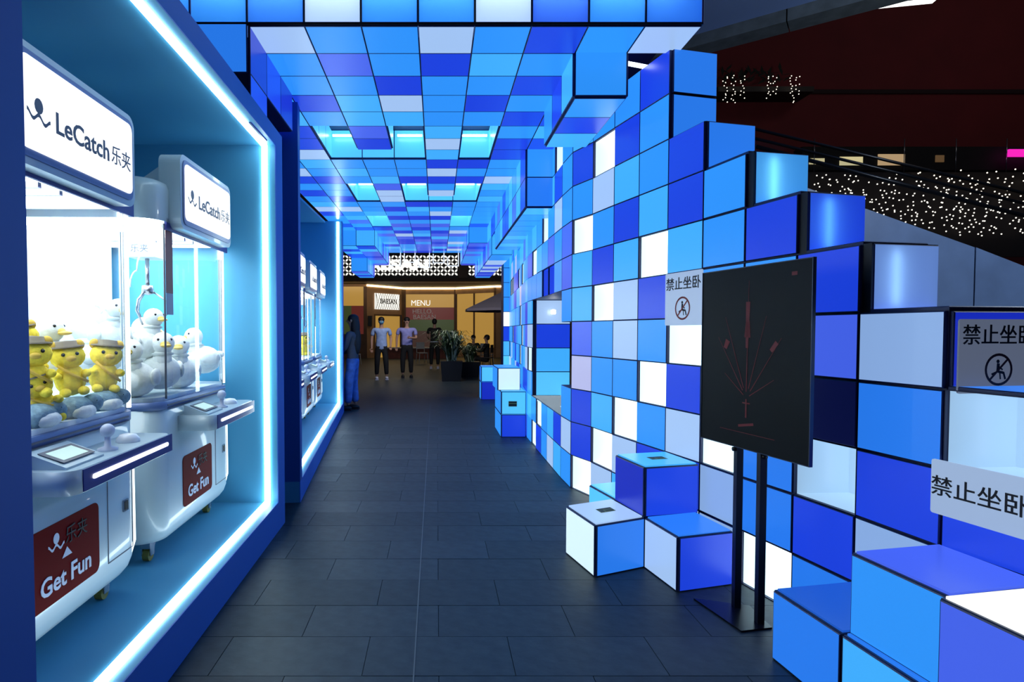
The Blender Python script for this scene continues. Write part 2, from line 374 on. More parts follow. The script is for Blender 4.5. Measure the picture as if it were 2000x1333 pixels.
for ci in range(len(N) - 1):
    A, B = N[ci], N[ci + 1]
    if ci < len(COLS): cs = COLS[ci]
    else: cs = ''.join(rnd.choice("LLKMBpHLLK" if r > 3 else "LLBLPLH") for r in range(11))
    t = (B - A); L = t.length; t.normalize(); n = V(-t.y, t.x)
    if n.x > 0: n = -n
    t3 = V(t.x, t.y, 0); n3 = V(n.x, n.y, 0)
    Mx = Matrix(((t.x, -n.x, 0, A.x), (t.y, -n.y, 0, A.y), (0, 0, 1, 0), (0, 0, 0, 1)))   # local x along, y into wall
    prev = len(COLS[ci - 1]) if 0 < ci < len(COLS) else 0
    for r, ch in enumerate(cs):
        c = V(*(A + t * L / 2), (r + .5) * h)
        if ch == '.': continue
        if ch in 'HO':
            dpt = .27 if ci < 9 else .10
            e = .004; z0 = r * h + e; z1 = (r + 1) * h - e; y0, y1 = .006, dpt
            vs = [Mx @ V(x, y, z) for y, tp in ((y0, .002), (y1, .034)) for z in (z0, z1) for x in (e + tp, L - e - tp)]
            q = MB(); q.add(vs, [(4, 5, 7, 6)], 0); q.add(vs, [(0, 1, 5, 4), (2, 6, 7, 3), (0, 4, 6, 2), (1, 3, 7, 5)], 1)
            if ch == 'O': q.build('recess', [GL['L'], GL['B']], wall)
            elif ci in (1, 3): q.build('light_box', [glow('box_lining', (176, 208, 232), .55, base=.75)] * 2, wall)
            else: q.build('light_box', [GL['W'], GL['w']], wall)
            # outer shell of the open box
            wbody.box(0, L, dpt + .004, .13 if 8 < ci < 14 else w, r * h, (r + 1) * h, 0, Mx)
            for (a, b, zz0, zz1) in ((0, .003, r * h, (r + 1) * h), (L - .003, L, r * h, (r + 1) * h), (.003, L - .003, r * h, r * h + .003), (.003, L - .003, (r + 1) * h - .003, (r + 1) * h)):
                wbody.box(a, b, -.01, dpt + .004, zz0, zz1, 0, Mx)
            if ci < 8 and ci not in (6,):
                q = MB(); q.tube([Mx @ V(L * .6, dpt - .035, r * h + .02), Mx @ V(L * .6, dpt - .035, (r + 1) * h - .02)], .011, 8); q.build('light_tube', TUBE if ci not in (1, 3) else glow('box_tube', (225, 240, 255), 2.5, sample=True, base=0), wall)
            continue
        wbody.box(0, L, 0, .12 if 8 < ci < 14 else w, r * h, (r + 1) * h, 0, Mx)
        mat = GL[ch]
        if ch == 'L': mat = GL['L'] if (ci * 5 + r * 3) % 4 else GL['K']
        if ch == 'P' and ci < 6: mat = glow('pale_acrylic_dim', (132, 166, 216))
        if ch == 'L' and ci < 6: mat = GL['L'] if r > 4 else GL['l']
        if ci >= 17:
            u = t3; vs = []
            for (p, q_, tt) in ((-1, -1, 0), (1, -1, 0), (1, 1, 0), (-1, 1, 0), (-1, -1, .014), (1, -1, .014), (1, 1, .014), (-1, 1, .014)):
                vs.append(c + u * p * (L - .012) / 2 + V(0, 0, 1) * q_ * (h - .012) / 2 + n3 * tt)
            far.setdefault(mat.name, MB()).add(vs, [(4, 5, 6, 7), (0, 1, 5, 4), (1, 2, 6, 5), (2, 3, 7, 6), (3, 0, 4, 7)])
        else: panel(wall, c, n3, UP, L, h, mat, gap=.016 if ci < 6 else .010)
    # step end faces turned to the street
    lo = prev if ci > 0 else 0
    ends = {7: "ll", 6: "l", 5: "c", 4: "B", 3: "P", 2: "b", 1: "L"}
    if ci in ends:
        for q_, ch in enumerate(ends[ci]):
            r = lo + q_
            ec = V(A.x, A.y, 0) - n3 * (w / 2) + V(0, 0, (r + .5) * h)
            if ci in (5, 4, 3):
                mat = TR[ch]
                # hollow cell: redo body as shell and stand a tube inside
                panel(wall, ec - t3 * .034, -t3, UP, w, h, mat, gap=.016)
                q = MB(); a = .012
                Mq = Matrix(((-n3.x, t3.x, 0, A.x), (-n3.y, t3.y, 0, A.y), (0, 0, 1, 0), (0, 0, 0, 1)))
                for (x0_, x1_, z0_, z1_) in ((0, a, 0, h), (w - a, w, 0, h), (a, w - a, 0, a), (a, w - a, h - a, h)):
                    q.box(x0_, x1_, -.040, -.001, r * h + z0_, r * h + z1_, 0, Mq)
                q.build('end_frame', BLACK, wall)
                q = MB(); q.tube([Mq @ V(w * .35, -.012, r * h + .03), Mq @ V(w * .35, -.012, (r + 1) * h - .03)], .008, 8)
                q.build('light_tube', glow('soft_tube', (205, 238, 255), 5, sample=True, base=0), wall)
            else: panel(wall, ec, -t3, UP, w, h, GL[ch], gap=.02)
    if ci < 6: panel(wall, V(*(A + t * L / 2), len(cs) * h) - n3 * w / 2, (0, 0, 1), t3, w, L, GL['l' if ci in (1, 5) else 'B'], gap=.012)
wbody.build('frame', DARKFRAME, wall)
for nm, mb in far.items(): mb.build('distant_panels', MATS[nm], wall, kind='stuff')
# alcove tower facing the street, seen through the opening
q = MB(); q.box(4.16 * h, 5.58 * h, 24.4 * h, 25.4 * h, 2 * h, 6 * h); q.build('alcove_frame', DARKFRAME, wall)
for r, ch in ((2, 'G'), (3, 'K'), (4, 'B'), (5, 'P')):
    panel(wall, (4.87 * h, 24.4 * h, (r + .5) * h), (0, -1, 0), UP, 1.42 * h, h, GL[ch])
q = MB(); q.box(4.03 * h, 5.62 * h, 18.7 * h, 24.4 * h, 1.9 * h, 2 * h); q.build('alcove_floor', GL['w'], wall)
q = MB(); q.lathe([(0, -.03), (.03, -.025), (.03, .02), (0, .03)], 12, 0, (4.8 * h, 24.0 * h, 5.5 * h)); q.build('alcove_lamp', glow('bulb', (255, 255, 255), 12, sample=True), wall)
# far return of the wall
for r in range(11):
    panel(wall, (4.85 * h, 39.9 * h, (r + .5) * h), (0, -1, 0), UP, .6 * h, h, GL["BLGKBWLLLLL"[r]])
q = MB(); q.box(4.55 * h, 5.2 * h, 39.9 * h, 41.2 * h, 0, 11 * h); q.build('return_frame', DARKFRAME, wall)

# ================================================================== LIGHT CUBES (seats) standing along the wall
def light_cube(nl, nr, fl, z0, z1, cf, cn, ct, label, sticker=False, extra=None, glowtube=None, gap=.014):
    """nl near-left, nr near-right, fl far-left corners in h units (x, y)"""
    nl, nr, fl = [V(p[0] * h, p[1] * h) for p in (nl, nr, fl)]
    fr = nr + (fl - nl)
    root = empty('light_cube', (nl.x, nl.y, z0 * h)); tag(root, label, 'light cube', 'glowing cube seats along the panel wall')
    o0 = V(nl.x, nl.y, z0 * h); H = (z1 - z0) * h
    P = [V(p.x, p.y, 0) - V(nl.x, nl.y, 0) for p in (nl, nr, fr, fl)]
    q = MB(); q.prism([(p.x, p.y) for p in P], 0.0, H); q.build('frame', paint('cube_frame', (40, 62, 96), .4), root)
    nn = (P[1] - P[0]).normalized(); tt = (P[3] - P[0]).normalized()
    nrm_near = V(nn.y, -nn.x, 0); nrm_left = V(-tt.y, tt.x, 0)
    k = max(1, round(z1 - z0))
    for i in range(k):
        panel(root, (P[0] + P[1]) / 2 + V(0, 0, (i + .5) * H / k), nrm_near, UP, (P[1] - P[0]).length, H / k, cn, gap=gap, t=.008)
        panel(root, (P[0] + P[3]) / 2 + V(0, 0, (i + .5) * H / k), nrm_left, UP, (P[3] - P[0]).length, H / k, cf, gap=gap, t=.008)
    q = MB(); g = gap / 2; cc = (P[0] + P[2]) / 2
    pt = [p + (cc - p).normalized() * gap * .8 for p in P]
    q.prism([(p.x, p.y) for p in pt], H, H + .008); q.build('top_panel', ct, root)
    if sticker:
        u = nn; v = tt; c = cc + V(0, 0, H + .0095) + u * .01
        q = MB(); Mx = Matrix(((u.x, v.x, 0, c.x), (u.y, v.y, 0, c.y), (0, 0, 1, c.z), (0, 0, 0, 1)))
        q.box(-.055, .055, -.035, .035, 0, .001, 0, Mx)
        q.box(-.05, .05, .012, .03, .001, .0016, 1, Mx); q.box(-.05, -.02, -.028, .004, .001, .0016, 1, Mx)
        for i in range(3): q.box(-.012, .048, -.026 + i * .011, -.021 + i * .011, .001, .0016, 1, Mx)
        s = q.build('sticker', [paint('sticker_yellow', (150, 160, 90), .5), paint('sticker_black', (25, 28, 24), .5)], root)
    return root
G_ = GL
light_cube((3.05, 11.05), (4.14, 11.52), (2.77, 12.26), 0, 1, GL['w'], GL['l'], GL['P'], 'pale cube with a warning sticker on top, frontmost beside the walkway', True)
light_cube((4.16, 11.55), (5.34, 11.82), (3.94, 12.7), 0, 2, GL['b'], GL['B'], GL['K'], 'tall royal blue cube with an azure sticker top against the panel wall', True)
light_cube((4.37, 10.41), (5.5, 10.72), (4.17, 11.5), 0, 1, GL['P'], GL['B'], GL['l'], 'cube with blue front and azure top just left of the black stand', False)
light_cube((3.96, 12.75), (5.0, 13.1), (3.7, 13.95), 0, 1, GL['G'], GL['G'], GL['G'], 'low cyan cube tucked behind the tall royal blue cube')
light_cube((5.0, 7.06), (6.3, 7.3), (4.87, 8.28), 0, 1, GL['l'], GL['l'], glow('azure_top', (26, 84, 186)), 'low azure cube right of the black stand foot with a bare top')
light_cube((5.13, 5.86), (6.46, 6.1), (5.0, 7.04), 0, 1, GL['K'], GL['l'], GL['l'], 'azure cube at the floor under the bright azure bench cube')
light_cube((5.24, 5.86), (6.5, 6.1), (5.09, 7.04), 1.02, 2.02, GL['L'], GL['L'], GL['M'], 'bright azure bench cube with a blue top in the right foreground')
light_cube((5.27, 4.66), (6.6, 4.9), (5.13, 5.84), 1.02, 2.02, GL['M'], GL['L'], GL['W'], 'royal blue bench cube with a white top at the right picture edge')
light_cube((5.27, 4.66), (6.6, 4.9), (5.13, 5.84), 0, 1, GL['B'], GL['L'], GL['B'], 'cube at the floor in the right corner under the white topped cube')
# far stack
light_cube((2.87, 25.7), (3.95, 25.7), (2.87, 28.3), 0, 1, GL['L'], GL['B'], GL['K'], 'royal blue fronted cube at the floor of the far stack')
fc = light_cube((2.87, 25.72), (3.95, 25.72), (2.87, 28.3), 1.02, 2.02, GL['L'], GL['G'], GL['K'], 'cyan cube with a front sticker in the middle of the far stack')
q = MB(); q.box(.09, .2, -.0105, -.009, .10, .17); q.box(.095, .195, -.0115, -.0105, .145, .165, 1); q.box(.095, .195, -.0115, -.0105, .105, .135, 1)
q.build('sticker', [MATS['sticker_yellow'], MATS['sticker_black']], fc)
light_cube((2.75, 26.1), (3.75, 26.1), (2.75, 28.3), 2.04, 3.04, GL['L'], GL['w'], GL['L'], 'whitish cube crowning the far stack of three')
light_cube((3.05, 39.6), (3.98, 39.6), (3.05, 41.0), 0, 1.2, GL['L'], GL['b'], GL['l'], 'dark blue cube farthest down the walkway by the planter')
light_cube((3.05, 39.6), (3.98, 39.6), (3.05, 41.0), 1.25, 2.25, GL['l'], GL['G'], GL['L'], 'cyan cube resting on the farthest dark blue cube')

# ================================================================== NO LYING SIGNS
SIGN = glow('sign_board', (158, 182, 216), .85); SIGN_D = glow('sign_board_shaded', (92, 102, 124), .8); INK = paint('sign_ink', (18, 20, 26), .6); RED = paint('sign_red', (150, 34, 26), .5)  # dim board: shaded copy of the sign, emission put in to brighten it
RED2 = paint('sign_red_shaded', (95, 24, 22), .5)  # sign red darkened as shade for the dim board
def no_sit_sign(c, n, wd_, ht, layout, mat, red, label, textsize):
    n = Vector(n).normalized(); u = V(0, 0, 1).cross(n)
    root = empty('warning_sign', c); tag(root, label, 'sign', 'no sitting or lying signs')
    q = MB(); Mf = frame_at((0, 0, 0), n, UP)
    q.prism(rrect(-wd_ / 2, wd_ / 2, -ht / 2, ht / 2, .008, 2), 0, .006); me = q.mesh('board', mat); o = link('board', me, root); o.matrix_local = Mf
    if layout == 'v': tx, ty, sx_, sy_ = 0, ht * .27, 0, -ht * .18
    else: tx, ty, sx_, sy_ = -wd_ * .16, 0, wd_ * .38, 0
    lettering(root, '禁止坐卧', Mf @ V(tx, ty, .0075), n, UP, textsize, INK, 1.0, .006)
    R = ht * (.22 if layout == 'v' else .25)
    q = MB()
    k = 28
    ring = []
    for rr in (R, R * .84):
        ring.append([(sx_ + rr * math.cos(2 * PI * i / k), sy_ + rr * math.sin(2 * PI * i / k)) for i in range(k)])
    vs = [(x, y, .0085) for x, y in ring[0]] + [(x, y, .0085) for x, y in ring[1]]
    q.add(vs, [(i, (i + 1) % k, k + (i + 1) % k, k + i) for i in range(k)])
    a = PI / 4; d = V(math.cos(a), math.sin(a), 0) * R * .92; e = V(-math.sin(a), math.cos(a), 0) * R * .07; c0 = V(sx_, sy_, .0087)
    q.add([c0 - d - e, c0 + d - e, c0 + d + e, c0 - d + e], [(0, 1, 2, 3)])
    o = q.build('prohibition_ring', red, root); o.matrix_local = Mf
    q = MB(); z = .008
    q.ball((sx_ - R * .05, sy_ + R * .5, z), (R * .12, R * .12, .0005), 10, 4)
    def bar(p1, p2, t):
        p1 = V(sx_ + p1[0] * R, sy_ + p1[1] * R, z); p2 = V(sx_ + p2[0] * R, sy_ + p2[1] * R, z); dd = (p2 - p1).normalized(); ee = V(-dd.y, dd.x, 0) * t * R
        q.add([p1 - ee, p2 - ee, p2 + ee, p1 + ee], [(0, 1, 2, 3)])
    bar((-.02, .38), (-.05, -.15), .11); bar((-.05, -.12), (.35, -.2), .08); bar((.35, -.15), (.5, -.6), .07); bar((-.05, -.12), (-.5, -.3), .06); bar((-.02, .2), (.3, -.02), .05); bar((.1, -.2), (.15, -.6), .05)
    o = q.build('pictogram', INK, root); o.matrix_local = Mf
    return root
def wall_n(ci):
    t = (N[ci + 1] - N[ci]).normalized(); n = V(-t.y, t.x)
    if n.x > 0: n = -n
    return V(t.x, t.y, 0), V(n.x, n.y, 0)
t6, n6 = wall_n(6)
c = V(*( (N[6] + N[7]) / 2), 5.42 * h) + n6 * .022 - t6 * .012
no_sit_sign(c, n6, .36, .335, 'v', SIGN, RED, 'pale square no lying sign on the wall left of the black board', .085)
t2, n2 = wall_n(2)
c = V(N[2].x, N[2].y, 0) - n2 * (w * .5) - t2 * .03 + V(0, 0, 4.42 * h)
no_sit_sign(c, -t2, .335, .27, 'v', SIGN_D, RED2, 'dim grey no lying sign standing on the stepped wall at the right edge', .078)
t1, n1 = wall_n(1)
A1 = V(N[2].x, N[2].y, 0)
c = A1 - t1 * .21 + n1 * .03 + V(0, 0, 2.78 * h)
no_sit_sign(c, n1, .46, .20, 'h', SIGN, RED, 'long pale no lying sign hung above the right bench cube', .078)

# ================================================================== BLACK BOARD STAND
A = V(1.415, 3.10, 0); B = V(1.558, 2.42, 0)
st = empty('poster_stand', (1.47, 2.78, 0)); tag(st, 'black poster board on two black poles in front of the panel wall', 'poster stand')
u = (B - A).normalized(); nb = V(u.y, -u.x, 0); nb = nb if nb.x < 0 else -nb
cc = (A + B) / 2 - V(1.47, 2.78, 0); Wd = (B - A).length; zc = 1.255; Hd = .87
Mf = frame_at((cc.x, cc.y, zc), nb, UP)
q = MB(); q.box(-Wd / 2, Wd / 2, -Hd / 2, Hd / 2, -.012, .0, 0, Mf); q.build('board', paint('poster_black', (9, 12, 12), .5, noise=.3, nscale=3, spec=.2), st)
q = MB(); t_ = .004
for (a, b, c_, d) in ((-Wd / 2 - t_, -Wd / 2, -Hd / 2 - t_, Hd / 2 + t_), (Wd / 2, Wd / 2 + t_, -Hd / 2 - t_, Hd / 2 + t_), (-Wd / 2, Wd / 2, -Hd / 2 - t_, -Hd / 2), (-Wd / 2, Wd / 2, Hd / 2, Hd / 2 + t_)):
    q.box(a, b, c_, d, -.014, .003, 0, Mf)
q.build('edge_trim', paint('board_edge', (70, 80, 100), .35, metal=.6), st)
# dark red print: rays rising from a cross-shaped fountain
q = MB()
def ray(x0, y0, x1, y1, a, b):
    p1 = V(x0, y0, .0012); p2 = V(x1, y1, .0012); d = (p2 - p1).normalized(); e = V(-d.y, d.x, 0)
    q.add([Mf @ v for v in (p1 - e * a, p2 - e * b, p2 + e * b, p1 + e * a)], [(0, 1, 2, 3)])
bx, by = -.02, -.19
for (x1, y1) in ((-.22, .10), (-.17, .20), (.19, .10), (.10, .20), (-.17, -.08), (.15, -.09)):
    ray(bx + (x1 - bx) * .12, by + (y1 - by) * .12, x1, y1, .0022, .0008)
ray(bx, by + .03, bx + .008, .37, .003, .0008); ray(bx, by + .24, bx + .004, .27, .008, .014); ray(bx + .002, .10, bx + .004, .18, .02, .012)
ray(-.17, .045, -.15, .085, .012, .016); ray(.13, .04, .165, .08, .01, .012)
ray(bx, -.285, bx, -.195, .005, .004); ray(bx - .025, -.215, bx + .025, -.215, .003, .003)
ray(bx - .05, -.33, bx + .05, -.31, .006, .006); ray(-.2, -.36, .16, -.36, .0012, .0012); ray(.24, .38, .27, .38, .008, .008)
q.build('red_print', paint('dark_red_print', (128, 26, 30), .6), st)
for px, py in ((1.500, 2.875), (1.526, 2.713)):
    q = MB(); x, y = px - 1.47, py - 2.78
    q.box(x - .016, x + .016, y - .016, y + .016, .008, 1.6); q.build('pole', BLACK, st)
    q = MB(); q.tube([(x + (-.03 if px < 1.51 else .0), y + (0 if px < 1.51 else -.03), .80), (x, y, .80)], .011, 8); q.build('clamp_knob', BLACK, st)
q = MB(); q.prism([(-.145, .18), (-.07, -.146), (.09, -.115), (.10, .10)], 0, .008); q.build('base_plate', paint('base_steel', (22, 26, 38), .25, metal=.5), st)

# ================================================================== LEFT KIOSK (booth frame)
BPAINT = paint('booth_paint', (84, 166, 206), .45, spec=.3); BFRAME = paint('booth_frame_paint', (52, 112, 206), .5)
BDARK = paint('booth_shaded_paint', (44, 92, 176), .5)  # kiosk paint darkened to put shade on the near ends
def booth(name, origin, rz, y0, y1, ztop, zb, tk_top, end, jamb, label, toplight=True, depth=1.35, ybeg=None, end_full=True):
    root = empty(name, origin, rz); tag(root, label, 'kiosk', 'claw machine kiosks on the left')
    # plan: front plane local x=0, depth to -depth, along y
    zi = ztop - tk_top
    q = MB(); q.box(-depth, 0, y0, y1, 0, zb); q.build('platform', BPAINT, root)
    q = MB(); q.box(0, .006, y0, y1, 0, zb); q.build('skirt', BFRAME, root)
    if tk_top > 0:
        q = MB(); q.box(-depth, 0, y0, y1, zi, ztop); q.build('roof', BPAINT, root)
        q = MB(); q.box(0, .006, y0, y1, zi, ztop); q.build('fascia_board', BFRAME, root)
    q = MB(); q.box(-depth, 0, y1 - end, y1, zb, zi); q.build('end_wall', BPAINT, root)
    q = MB(); q.box(0, .006, y1 - end, y1, zb, zi); q.build('jamb', BFRAME, root)
    q = MB(); q.box(-depth if tk_top == 0 else -.9, 0, y0, y0 + jamb, zb, zi); q.build('near_end_wall', BDARK, root)
    q = MB(); q.box(0, .006, y0, y0 + jamb, zb, zi); q.build('jamb', BDARK, root)
    q = MB(); q.box(-depth - .05, -depth, y0, y1, 0, ztop); q.build('back_wall', BPAINT, root)
    a, b = -.085, -.05; e = y1 - end
    q = MB(); q.box(a, b, y0 + jamb, e, zb, zb + .012); q.build('led_strip', LED, root)
    q = MB(); q.box(a, b, e - .012, e, zb + .012, zi - .012); q.build('led_strip', LED, root)
    if toplight:
        q = MB(); q.box(a, b, y0 + jamb, e, zi - .012, zi); q.build('led_strip', LED, root)
    return root
b1 = booth('claw_kiosk', (-1.03, 0, 0), .0175, 1.30, 4.17, 2.76, .2, .115, .18, .20, 'near blue kiosk open to the walkway, outlined in white light strips')
B2R = .0915
b2 = booth('claw_kiosk', (-1.105, 4.65, 0), B2R, 0, 5.25, 3.19, .17, 0, .2, .12, 'far blue kiosk open to the walkway behind the near one', False, 1.25)
q = MB(); q.prism([(-1.25, 0), (-.74, 0), (-.26, 5.2), (-1.25, 5.2)], 3.16, 3.19); q.build('roof', BPAINT, b2)

# ================================================================== CLAW MACHINES
SHELL = paint('machine_shell', (176, 198, 208), .35, coat=.3); SHELL2 = paint('machine_trim', (92, 116, 168), .35)
NAVY = paint('machine_navy', (44, 50, 130), .35); GLS = glass('machine_glass'); WHITE = glow('backlit_sign', (250, 252, 255), 1.3, sample=False, base=.3)
INNER = paint('machine_lining', (226, 240, 248), .5); LOGO = paint('logo_grey', (92, 104, 120), .5); POST = glow('post_light', (235, 250, 255), 2.2, sample=True, base=0)
DRED = paint('poster_red', (96, 2, 8), .6, spec=.05); METAL = paint('steel', (170, 175, 182), .25, metal=.9); WTXT = paint('white_print', (205, 215, 235), .5)
SEAM = paint('seam', (96, 100, 112), .5); RUBBER = paint('rubber', (40, 42, 40), .7); OLIVE = paint('caster_wheel', (96, 104, 50), .5)
LAMP = glow('machine_lamp', (240, 250, 255), 9, sample=True, base=0)
MW = .52
def logo_mesh(s):
    """round head over a wavy body"""
    q = MB()
    k = 14; q.add([(.0 + .19 * s * math.cos(2 * PI * i / k), .22 * s + .22 * s * math.sin(2 * PI * i / k), 0) for i in range(k)], [tuple(range(k))])
    pts = []
    for i in range(17):
        x = -.5 + i / 16; pts.append((x * s, s * (-.12 + .09 * math.cos(x * 4 * PI) - .1 * x)))
    vs = []
    for x, y in pts: vs += [(x, y - .055 * s, 0), (x, y + .055 * s, 0)]
    q.add(vs, [(2 * i, 2 * i + 2, 2 * i + 3, 2 * i + 1) for i in range(16)])
    return q
def put_logo(parent, c, n, up, s, mat):
    me = logo_mesh(s).mesh('logo', mat); o = link('logo', me, parent); o.matrix_local = frame_at(c, n, up); return o
FX = (1, 0, 0)
def claw_machine(loc, rz, label, detail=True, far_side=True):
    """local +x = front, y = along the kiosk, base on the platform"""
    r = empty('claw_machine', loc, rz); tag(r, label, 'claw machine', 'white claw machines in the kiosks')
    D = -.78
    def plan(x0, x1, y, rad): return rrect(x0, x1, -y, y, rad, 6, (0, 1, 1, 0))
    # base with softened lower edge
    prof = [(.10, .06), (.115, .03), (.14, .012), (.18, 0.0), (.79, 0)]
    vs = []; fs = []; n = None
    for z, ins in prof:
        p = plan(D + ins, -ins, MW - ins, .11); n = len(p); vs += [(x, y, z) for x, y in p]
    for i in range(len(prof) - 1):
        for k in range(n):
            l = (k + 1) % n; fs.append((i * n + k, i * n + l, (i + 1) * n + l, (i + 1) * n + k))
    fs += [tuple(range(n))[::-1], tuple((len(prof) - 1) * n + k for k in range(n))]
    q = MB(); q.add(vs, fs, 0, True); q.build('base', SHELL, r)
    q = MB(); q.prism(plan(D, .0, MW, .10), .79, .83, smooth=True); q.build('ledge', SHELL2, r)
    q = MB(); q.box(-.004, .004, -MW + .1, MW - .1, .805, .812); q.box(-.004, .004, -MW + .1, MW - .1, .79, .793); q.build('seam', SEAM, r)
    # glass: rounded ring shell
    po = plan(D + .02, -.012, MW - .012, .10); pi_ = plan(D + .026, -.018, MW - .018, .094); n = len(po)
    q = MB(); vs = [(x, y, .83) for x, y in po] + [(x, y, 1.74) for x, y in po]
    fs = [(k, k + 1, n + k + 1, n + k) for k in range(n - 1)]
    q.add(vs, fs, 0, True); q.build('glass', GLS, r)
    q = MB(); q.tube([(-.010, -MW + .11, .84), (-.010, -MW + .11, 1.73)], .005, 6); q.build('glass_joint', SEAM, r)
    q = MB(); q.box(D, D + .02, -MW + .02, MW - .02, .83, 1.74); q.build('back_lining', INNER, r)
    q = MB(); q.prism(plan(D + .02, -.02, MW - .02, .09), .83, .85); q.build('play_floor', INNER, r)
    q = MB(); q.tube([(-.03, MW - .035, .84), (-.03, MW - .035, 1.73)], .011, 8); q.build('post_light', POST, r)
    if detail:
        q = MB(); q.tube([(-.006, MW - .055, .62), (-.004, MW - .055, .24), (-.02, MW - .07, .17)], .006, 6); q.build('edge_light', POST, r)
    # roof
    vs = []; fs = []
    prof = [(1.74, 0), (1.90, 0), (1.935, .012), (1.955, .05)]
    for z, ins in prof:
        p = plan(D + ins, -ins, MW - ins, .12); n = len(p); vs += [(x, y, z) for x, y in p]
    for i in range(len(prof) - 1):
        for k in range(n):
            l = (k + 1) % n; fs.append((i * n + k, i * n + l, (i + 1) * n + l, (i + 1) * n + k))
    fs += [tuple((len(prof) - 1) * n + k for k in range(n))]
    q = MB(); q.add(vs, fs, 0, True); q.build('roof', SHELL, r)
    q = MB(); q.prism(plan(D + .03, -.03, MW - .03, .09), 1.735, 1.745); q.build('roof_lamp', LAMP, r)
    q = MB(); q.box(-.012, .0, -MW + .12, MW - .02, 1.70, 1.76); q.build('header_trim', NAVY, r)
    # swept neck behind the sign
    q = MB(); q.prism([(-.30, 1.90), (-.30, 1.955), (-.16, 1.99), (-.06, 2.06), (-.02, 2.06), (-.02, 1.72), (-.1, 1.80)], -.30, .36, axis='y'); q.build('sign_neck', SHELL, r)
    sg = MB(); sg.prism([(y, z) for y, z in rrect(-.37, .39, 1.715, 2.10, .05, 6)], -.05, .06, axis='x'); sg.build('sign_box', SHELL, r)
    q = MB(); q.prism(rrect(-.345, .365, 1.74, 2.075, .035, 5), .06, .066, axis='x'); q.build('sign_rim', SHELL2, r)
    q = MB(); q.prism(rrect(-.33, .35, 1.765, 2.055, .03, 5), .066, .071, axis='x'); sp = q.build('sign_panel', WHITE, r)
    if detail:
        lettering(r, 'LeCatch', (.0735, .0, 1.885), FX, UP, .100, LOGO, 1.0, .016)
        lettering(r, '乐夹', (.0735, .256, 1.885), FX, UP, .080, LOGO, .95, .0)
        put_logo(r, (.0735, -.25, 1.885), FX, UP, .115, LOGO)
    # control shelf
    q = MB(); q.prism(rrect(0.0, .19, -.30, .42, .05, 5, (0, 1, 1, 0)), .655, .735, smooth=True); q.build('shelf', SHELL, r)
    q = MB(); q.box(.19, .194, -.25, .415, .658, .732); q.build('shelf_front', NAVY, r)
    q = MB(); q.prism(rrect(-.2, .37, .688, .704, .0079, 4), .194, .198, axis='x'); q.build('shelf_light', glow('shelf_led', (245, 250, 255), 2, base=0), r)
    q = MB(); q.prism([(.02, .735), (.15, .735), (.15, .742), (.02, .79)], -.27, -.05, axis='y'); q.build('screen_box', SHELL, r)
    Ms = frame_at((.087, -.16, .768), (.35, 0, 1), (-1, 0, .35))
    q = MB(); q.box(-.09, .09, -.045, .045, 0, .002, 0, Ms); q.box(-.07, .07, -.032, .032, .002, .003, 1, Ms); q.build('screen', [SEAM, glow('lcd', (190, 225, 222), .9)], r)
    q = MB(); q.lathe([(.035, 0), (.035, .008), (.012, .015), (.01, .06), (.0, .06)], 14, 0, (.11, .05, .735)); q.ball((.11, .05, .81), .026, 12, 8); q.build('joystick', WTXT, r)
    q = MB(); q.lathe([(.045, 0), (.045, .012), (.03, .03), (0, .035)], 16, 0, (.10, .22, .735)); q.build('button', paint('button_white', (230, 236, 245), .25), r)
    # red poster
    if detail:
        pz0, pz1, py0, py1 = .225, .505, -.25, .17
    else: pz0, pz1, py0, py1 = .22, .5, -.2, .12
    q = MB(); q.prism(rrect(py0, py1, pz0, pz1, .03, 5), .001, .004, axis='x'); q.build('poster', DRED, r)
    if detail:
        lettering(r, 'Get Fun', (.0055, (py0 + py1) / 2, pz0 + .07), FX, UP, .092, WTXT, 1, .02)
        lettering(r, '乐夹', (.0055, (py0 + py1) / 2 + .06, pz1 - .07), FX, UP, .07, INK, 1, 0)
        put_logo(r, (.0055, (py0 + py1) / 2 - .06, pz1 - .075), FX, UP, .09, WTXT)
        q = MB(); cy = (py0 + py1) / 2; q.add([(.0055, cy - .03, pz0 + .14), (.0055, cy + .03, pz0 + .14), (.0055, cy, pz0 + .175)], [(0, 1, 2)]); q.build('arrow_print', WTXT, r)
        # service door with lock
        q = MB()
        for (a, b, c_, d) in ((.24, .243, .22, .6), (.44, .443, .22, .6), (.24, .443, .22, .223)): q.box(.0, .0022, a, b, c_, d)
        q.build('door_seam', SEAM, r)
        q = MB(); q.box(0, .006, .36, .40, .40, .45); q.box(.006, .008, .367, .393, .407, .443, 1); q.build('lock_plate', [METAL, RUBBER], r)
    for (x, y) in ((-.12, -MW + .12), (-.12, MW - .12), (D + .14, -MW + .12), (D + .14, MW - .12)):
        q = MB(); q.box(x - .025, x + .025, y - .03, y + .03, .07, .105); q.box(x - .025, x - .019, y - .02, y + .02, .03, .07); q.box(x + .019, x + .025, y - .02, y + .02, .03, .07)
        cst = q.build('caster', METAL, r)
        q = MB(); q.prism([(y + .032 * math.cos(2 * PI * i / 14), .032 + .032 * math.sin(2 * PI * i / 14)) for i in range(14)], x - .016, x + .016, axis='x'); q.build('wheel', OLIVE, cst)
